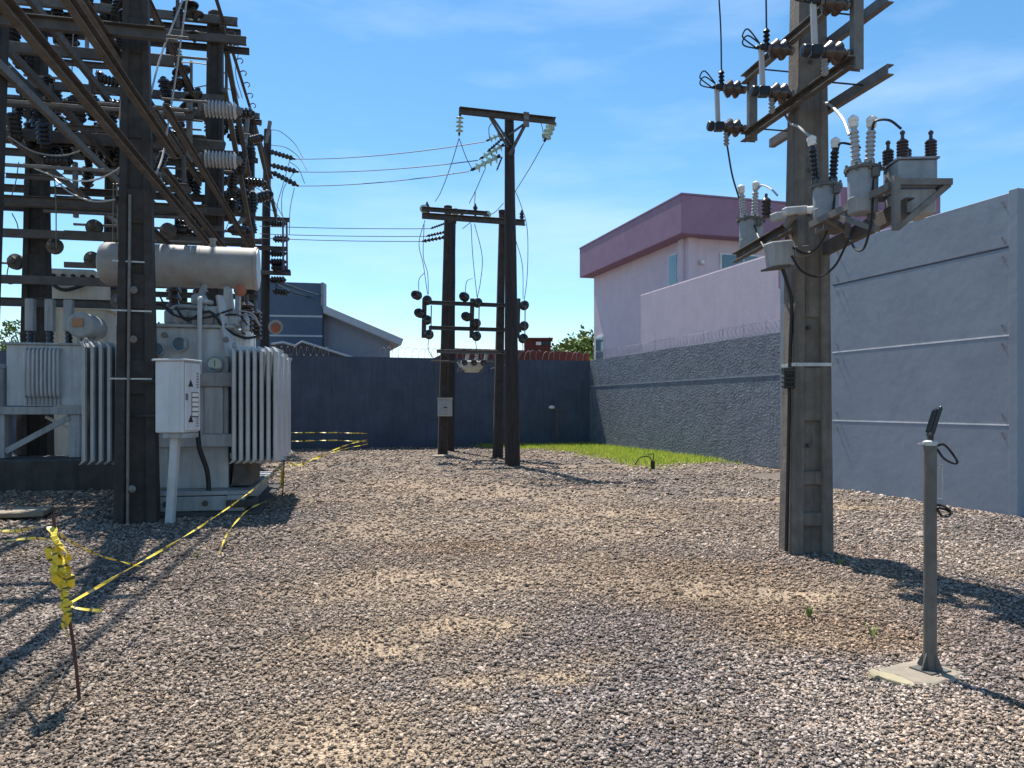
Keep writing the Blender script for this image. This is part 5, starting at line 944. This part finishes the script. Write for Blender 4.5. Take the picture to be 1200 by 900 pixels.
for mj, pts in zip(MJ, ([(538, 162, 19.1), (528, 195, 20.2), (517, 224, 21.5), (510, 236, 21.8)], [(538, 162, 19.1), (546, 184, 19.3), (553, 198, 19.4)], [(637, 168, 19.5), (622, 195, 20.5), (604, 224, 22.2)], [(604, 224, 22.2), (611, 242, 22.6), (618, 270, 22.6), (618, 320, 22.3), (614, 355, 22.1)], [(604, 280, 22.6), (612, 310, 22.3), (613, 350, 22.1)], [(568, 199, 19.6), (557, 224, 21), (550, 238, 22)], [(557, 224, 21), (556, 244, 22.2)],
            [(498, 258, 21.9), (491, 285, 22), (496, 310, 22), (501, 345, 21.9)], [(497, 262, 21.9), (496, 300, 22), (501, 320, 22), (502, 345, 21.9)], [(552, 262, 22.2), (554, 300, 22), (559, 348, 21.9)], [(556, 262, 22.2), (565, 300, 22), (563, 330, 22), (559, 350, 21.9)], [(491, 345, 21.9), (491, 328, 21.9), (497, 320, 21.9)], [(545, 345, 21.9), (547, 330, 21.9), (554, 326, 21.9)], [(590, 238, 22.4), (578, 250, 22.4), (556, 258, 22.4), (542, 268, 22.6)], [(502, 398, 21.9), (502, 410, 22), (508, 420, 22.3)], [(557, 400, 21.9), (559, 412, 22.2), (556, 420, 22.4)], [(632, 139, 19.6), (636, 152, 19.7), (636, 165, 19.5)], [(574, 165, 19.4), (573, 150, 19.3), (578, 143, 19.2)], [(602, 168, 19.5), (603, 178, 19.6), (600, 188, 19.6)],
            [(612, 398, 22), (612, 412, 22.3), (600, 425, 22.5), (575, 432, 22.5)])): jw(pts, mj, g='jumper wires on the middle poles')
GJ = ['high wire arching from the pole tip of the rearmost gantry pole', 'second wire arching from the pole tip of the rearmost gantry pole', 'short wire bridging the middle and lowest conductors of the rearmost gantry pole', 'wire dropping from the top conductor to the arm of the rearmost gantry pole', 'wire dropping from the middle conductor to the arm of the rearmost gantry pole', 'outermost wire dropping from the lowest conductor of the rearmost gantry pole', 'upper wire from the third pole to the arm end of the rearmost gantry pole', 'lower wire from the third pole to the arm end of the rearmost gantry pole']
for gj, pts in zip(GJ, ([(314, 152, 25.8), (328, 154, 25.6), (345, 168, 25.4), (355, 185, 25)], [(318, 170, 25.8), (335, 173, 25.5), (350, 184, 25.4), (360, 200, 25)], [(340, 190, 25.5), (350, 198, 25.3), (357, 215, 25)], [(340, 186, 25.5), (332, 215, 25.3), (325, 240, 25.2), (324, 262, 25.2)], [(344, 203, 25.4), (332, 222, 25.2), (330, 245, 25.2), (333, 260, 25.2)], [(345, 220, 25.4), (340, 245, 25.3), (339, 275, 25.2)], [(297, 218, 24), (318, 232, 24.8), (332, 255, 25.2)], [(297, 230, 24), (318, 246, 24.8), (332, 258, 25.2)])): jw(pts, gj, .012, g='jumper wires on the rearmost gantry pole')
for a, b2, uu in (((326, 330, 25.3), (375, 346, 36), 'upper'), ((324, 334, 25.3), (362, 348, 36), 'lower')): wire('service_cable', sagline(P(*a), P(*b2), .02), .04, M_cable, f'{uu} thick dark service cable running from the gantry to the blue house', 'cable', 'service cables to the blue house')
CJ = ['long pale wire swooping across the nearest big pole from the top edge', 'second long pale wire looping under the beams right of the nearest pole', 'straight pale wire falling in front of the upper left beams', 'pale wire sagging between the edge pole and the middle beams', 'wire hanging straight down above the cream tank', 'left one of two thin wires above the long drum', 'right one of two thin wires above the long drum', 'thin wire near the left edge below the dark beams', 'upper pale wire arching right from the round topped pole', 'lower pale wire arching right from the round topped pole']+['middle short tie wire beside the greenish pole', 'lowest short tie wire beside the greenish pole', 'highest short tie wire beside the greenish pole', 'thin straight wire slanting behind the nearest big pole', 'thin wire bending down from the top edge left of the nearest pole', 'short wire between two middle gantry beams', 'short upright wire between the upper left gantry beams', 'short wire near the top of the left edge pole', 'top of four level wires right of the nearest pole', 'second of four level wires right of the nearest pole', 'third of four level wires right of the nearest pole', 'faint upper level wire right of the nearest big pole', 'left curl of wire below the grey rod insulators', 'right curl of wire below the grey rod insulators', 'thin wire drooping behind the round topped pole', 'black cable slanting to the top edge left of the nearest pole', 'black cable slanting across the highest left beams', 'black cable hanging by the left end of the cream tank', 'black cable hanging near the left edge above the switch rod']
for cj, (pts, m) in zip(CJ, (([(214, 0, 12.2), (203, 28, 12), (187, 70, 11.6), (172, 130, 11), (163, 160, 10.8), (148, 190, 10.8), (110, 211, 11.5), (70, 208, 13), (28, 192, 14)], M_wire2), ([(219, 0, 12.6), (213, 40, 12.6), (206, 90, 12.6), (198, 140, 12.4), (190, 185, 11.8), (175, 215, 10.9), (150, 230, 11.2), (110, 236, 12.5), (80, 224, 13), (60, 205, 13.6)], M_wire2), ([(156, 0, 10.5), (149, 50, 10.6), (143, 110, 10.8), (140, 140, 11)], M_wire2), ([(10, 160, 12), (40, 178, 12.5), (75, 182, 13), (105, 172, 13)], M_wire2), ([(30, 192, 13), (50, 200, 13), (64, 212, 13.2), (66, 290, 14)], M_wire), ([(133, 215, 13), (132, 285, 13.5)], M_wire), ([(137, 215, 13), (138, 280, 13.5)], M_wire), ([(22, 190, 15), (18, 215, 15), (10, 240, 15)], M_wire), ([(210, 73, 16), (232, 74, 16.2), (255, 80, 16.5), (272, 95, 17), (280, 115, 18)], M_wire2), ([(228, 103, 16.5), (245, 100, 16.5), (262, 101, 17), (275, 108, 18)], M_wire2),
               ([(60, 220, 16), (82, 212, 16)], M_wire), ([(58, 235, 16), (84, 230, 16)], M_wire), ([(62, 208, 16), (86, 200, 16)], M_wire), ([(125, 60, 15), (165, 85, 15)], M_wire), ([(95, 0, 14), (86, 40, 14), (84, 110, 14)], M_wire), ([(118, 106, 14.2), (136, 112, 14.2)], M_wire), ([(113, 82, 14.2), (114, 105, 14.2)], M_wire), ([(12, 60, 13.5), (20, 68, 13.5), (30, 75, 13.5)], M_wire), ([(190, 150, 16), (230, 152, 17)], M_wire), ([(190, 160, 16), (240, 165, 17)], M_wire), ([(190, 172, 16), (240, 174, 17)], M_wire), ([(196, 141, 16), (220, 143, 17)], M_wire),
               ([(262, 235, 19.5), (267, 250, 19.6), (268, 262, 19.6)], M_wire), ([(274, 238, 19.5), (270, 255, 19.6), (262, 275, 19.6)], M_wire), ([(280, 60, 19), (276, 85, 19), (284, 115, 19.5)], M_wire), ([(125, 30, 13), (142, 0, 12.5)], M_cable), ([(86, 0, 13), (120, 32, 13.4)], M_cable), ([(12, 300, 15), (8, 330, 15), (20, 332, 15)], M_cable), ([(14, 250, 15), (20, 262, 15), (22, 275, 15)], M_cable))): jw(pts, cj, .015 if m is M_wire2 else .01, m, 'jumper wires in the switch gantry')
t = root('ribbed_hooks', G(-2.3, 17, 9), 'row of small wire hooks along the sloping top angle of the gantry', 'hooks')
for i in range(9):
    q = 16.8+i*.62; o = G(-2.4, q, 9.25-.012*i); build(MB().tube(smoothline([o, o+Vector((.1, 0, .03)), o+Vector((.16, 0, -.03)), o+Vector((.12, 0, -.09))], 3), .014, 4), 'hook', M_wire, t, smooth=60)
# small equipment among the lower crossbeams
ge = proto_ins('round_bushing', 'x', 'round dark bushings between the gantry crossbeams', [(.05, 0), (.16, .02), (.19, .05), (.19, .16), (.12, .2), (.1, .22), (.09, .3), (.05, .32)], M_rust, .05, .06, .06, M_steel, 16)
for a, c, Y, lab in ((113, 268, 15.2, 'round fitting on the crossbeam above the long drum'), (67, 290, 15.2, 'round fitting on the crossbeam above the cream tank'), (111, 305, 15.6, 'round fitting between the cream tank and the long drum'), (22, 308, 15.2, 'round fitting at the left end of the switch rod'), (52, 322, 15.6, 'round fitting hanging just left of the cream tank'), (200, 272, 15.2, 'round fitting above the middle of the long drum'), (143, 355, 13.6, 'round fitting between the long drum and the nearest big pole')): place(ge, aim(P(a, c, Y), Vector((random.uniform(-.2, .2), -1, .05)), .82), lab)
t = root('horn_speaker', P(323, 384, 24.5), 'round orange and cream horn fixed to the rearmost gantry pole', 'horn')
o = P(322, 384, 24.6); build(MB().lathe(o+Vector((0, .3, 0)), Vector((.12, -1, .05)), [(.08, 0), (.12, .15), (.23, .32), (.235, .35), (.2, .35)], 18), 'horn_shell', M_cons, t, smooth=40); build(MB().lathe(o+Vector((.04, -.02, 0)), Vector((.12, -1, .05)), [(.19, 0), (.16, .03), (.08, .08)], 16), 'orange_core', M_orange, t, smooth=40)

# ================================================================== barrier stakes and tape
s1 = on_ground(95, 823); s1t = P(62, 607, 3.98)
t = root('barrier_stake', s1, 'thin rusty leaning stake wrapped in bunched yellow barrier tape in the left foreground', 'stake', 'barrier stakes')
build(MB().tube(smoothline([s1-UP*.08, s1.lerp(s1t, .3)+Vector((.006, 0, 0)), s1.lerp(s1t, .6), s1t+Vector((0, 0, .02))]), .0085, 6), 'rod', M_rebar, t, smooth=60)
def ribbon(b, pts, w, twist=0.0, k=6, mi=0, wob=0.0):           # twisted strip of tape
    l = smoothline(pts, k); n = len(l); vs = []
    for i, p in enumerate(l):
        d = (l[min(i+1, n-1)]-l[max(i-1, 0)]).normalized(); a = twist*i/n; u = d.orthogonal() if abs(d.z) > .9 else d.cross(UP); u.normalize(); v = d.cross(u)
        s = (u*math.cos(a)+v*math.sin(a))*w/2*(1+wob*math.sin(i*1.7)); q = d.cross(s).normalized()*.0012; vs += [p-s-q, p+s-q, p+s+q, p-s+q]
    for i in range(n-1):
        o = len(b.v)
        m = 1 if (i % 5 == 3 and mi) else 0
        b.add([vs[i*4+j] for j in range(4)]+[vs[(i+1)*4+j] for j in range(4)], [(j, (j+1) % 4, 4+(j+1) % 4, 4+j) for j in range(4)]+([(3, 2, 1, 0)] if i == 0 else [])+([(4, 5, 6, 7)] if i == n-2 else []), m)
    return b
TP = [M_yellow, M_tapeblk]
b = MB(); mid = lambda f: s1.lerp(s1t, f)
for i in range(9):
    f0 = random.uniform(.68, .97); p = mid(f0); L = random.uniform(.09, .2)
    dx = random.uniform(-.03, .06)
    ribbon(b, [p+Vector((random.uniform(-.012, .012), -.012, 0)), p+Vector((dx, -.03-random.random()*.03, -L*.35)), p+Vector((dx*1.3+random.uniform(-.015, .03), -.02, -L*.75)), p+Vector((dx*.6, random.uniform(-.02, .02), -L))], random.uniform(.024, .048), random.uniform(-2.8, 2.8), 5, int(i % 4 == 0), .25)
for i in range(6):
    p = mid(.44+.05*i); ribbon(b, [p+Vector((.0, -.012, .06)), p+Vector((.014, -.016, .02)), p+Vector((-.006, -.014, -.03)), p+Vector((.006, -.012, -.08))], .024, 2.2, 4, 1)
build(b, 'bunched_tape', TP, t)
b = MB(); k = mid(.52)
for i in range(3): b.tube([k+Vector((.022*math.cos(a+i), .022*math.sin(a+i), .012*(i-1)+.006*math.sin(2*a))) for a in [j*math.pi/5 for j in range(11)]], .008, 5)
ribbon(b, [k, k+Vector((.03, -.03, -.03)), k+Vector((.0, -.03, -.07)), k+Vector((.0, -.03, -.11))], .02, 1.5, 4, 1); ribbon(b, [k, k+Vector((.06, -.02, -.008)), k+Vector((.13, -.02, -.018)), k+Vector((.19, -.02, -.02))], .015, 1.2, 4, 1)
build(b, 'tape_knot', TP, t)
s2 = on_ground(331, 582); s2t = P(333, 540, s2.y)
t = root('barrier_stake', s2, 'small rusty stake with yellow tape in front of the radiator fins', 'stake', 'barrier stakes')
build(MB().tube([s2-UP*.05, s2t], .012, 6), 'rod', M_rebar, t, smooth=60); b = MB()
for i in range(4): p = s2.lerp(s2t, .6+.1*i); ribbon(b, [p, p+Vector((-.03, -.02, -.08)), p+Vector((-.02, -.02, -.15)), p+Vector((-.05, 0, -.22))], .03, 2, 4, 0)
build(b, 'bunched_tape', TP, t)
s3 = Vector(((430-600)/F*25, 25, 0)); s3t = P(431, 508, 25)
t = root('barrier_stake', s3, 'far thin stake holding the barrier tape before the dark back wall', 'stake', 'barrier stakes'); build(MB().tube([s3-UP*.05, s3t+UP*.05], .012, 6), 'rod', M_rebar, t, smooth=60)
s4 = P(300, 476, 25.0); s4.z = 0
def tape(pts, w, tw, lab, k=16): build(ribbon(MB(), pts, w, tw, k, 1), 'barrier_tape', TP, None, lab, 'barrier tape', 'yellow and black barrier tape')
tape([mid(.52), mid(.52).lerp(s2t, .33)-UP*.09, mid(.52).lerp(s2t, .68)-UP*.1, s2t-UP*.02], .016, 22, 'long taut yellow tape from the foreground stake to the stake by the radiator', 30)
tape([P(312, 587, 11), P(290, 603, 9.6)+UP*.05, P(268, 628, 8.6)+UP*.05, P(257, 652, 7.65)+UP*.03], .018, 12, 'slack yellow tape end trailing onto the gravel below the taut tape', 10)
tape([s2t, P(352, 545, 15), P(375, 534, 18), P(408, 521, 22), s3t-UP*.2], .034, 16, 'yellow tape from the radiator stake back to the far stake'); tape([s2t-UP*.1, P(372, 537, 16.5), P(400, 527, 20), s3t-UP*.34], .026, 12, 'lower yellow tape from the radiator stake back to the far stake')
tape([s3t, P(390, 507, 25), P(345, 507, 25), P(280, 507, 25)], .032, 14, 'upper level tape strung in front of the dark back wall'); tape([s3t-UP*.27, P(390, 516, 25), P(345, 517, 25), P(280, 517, 25)], .036, 14, 'lower level tape strung in front of the dark back wall')
tape([mid(.93), P(85, 636, 4.5), P(120, 652, 5.2), P(165, 664, 5.75)], .014, 16, 'yellow and black tape drooping from the top of the foreground stake across the shade', 14)
tape([mid(.88), P(35, 631, 4.3), P(0, 634, 4.7), P(-60, 636, 5.4)], .015, 5, 'lower yellow tape running left out of the photo from the foreground stake', 12); tape([P(40, 618, 4.6), P(20, 622, 4.8), P(0, 622, 5), P(-60, 622, 5.6)], .018, 4, 'upper yellow tape running left out of the photo', 12)
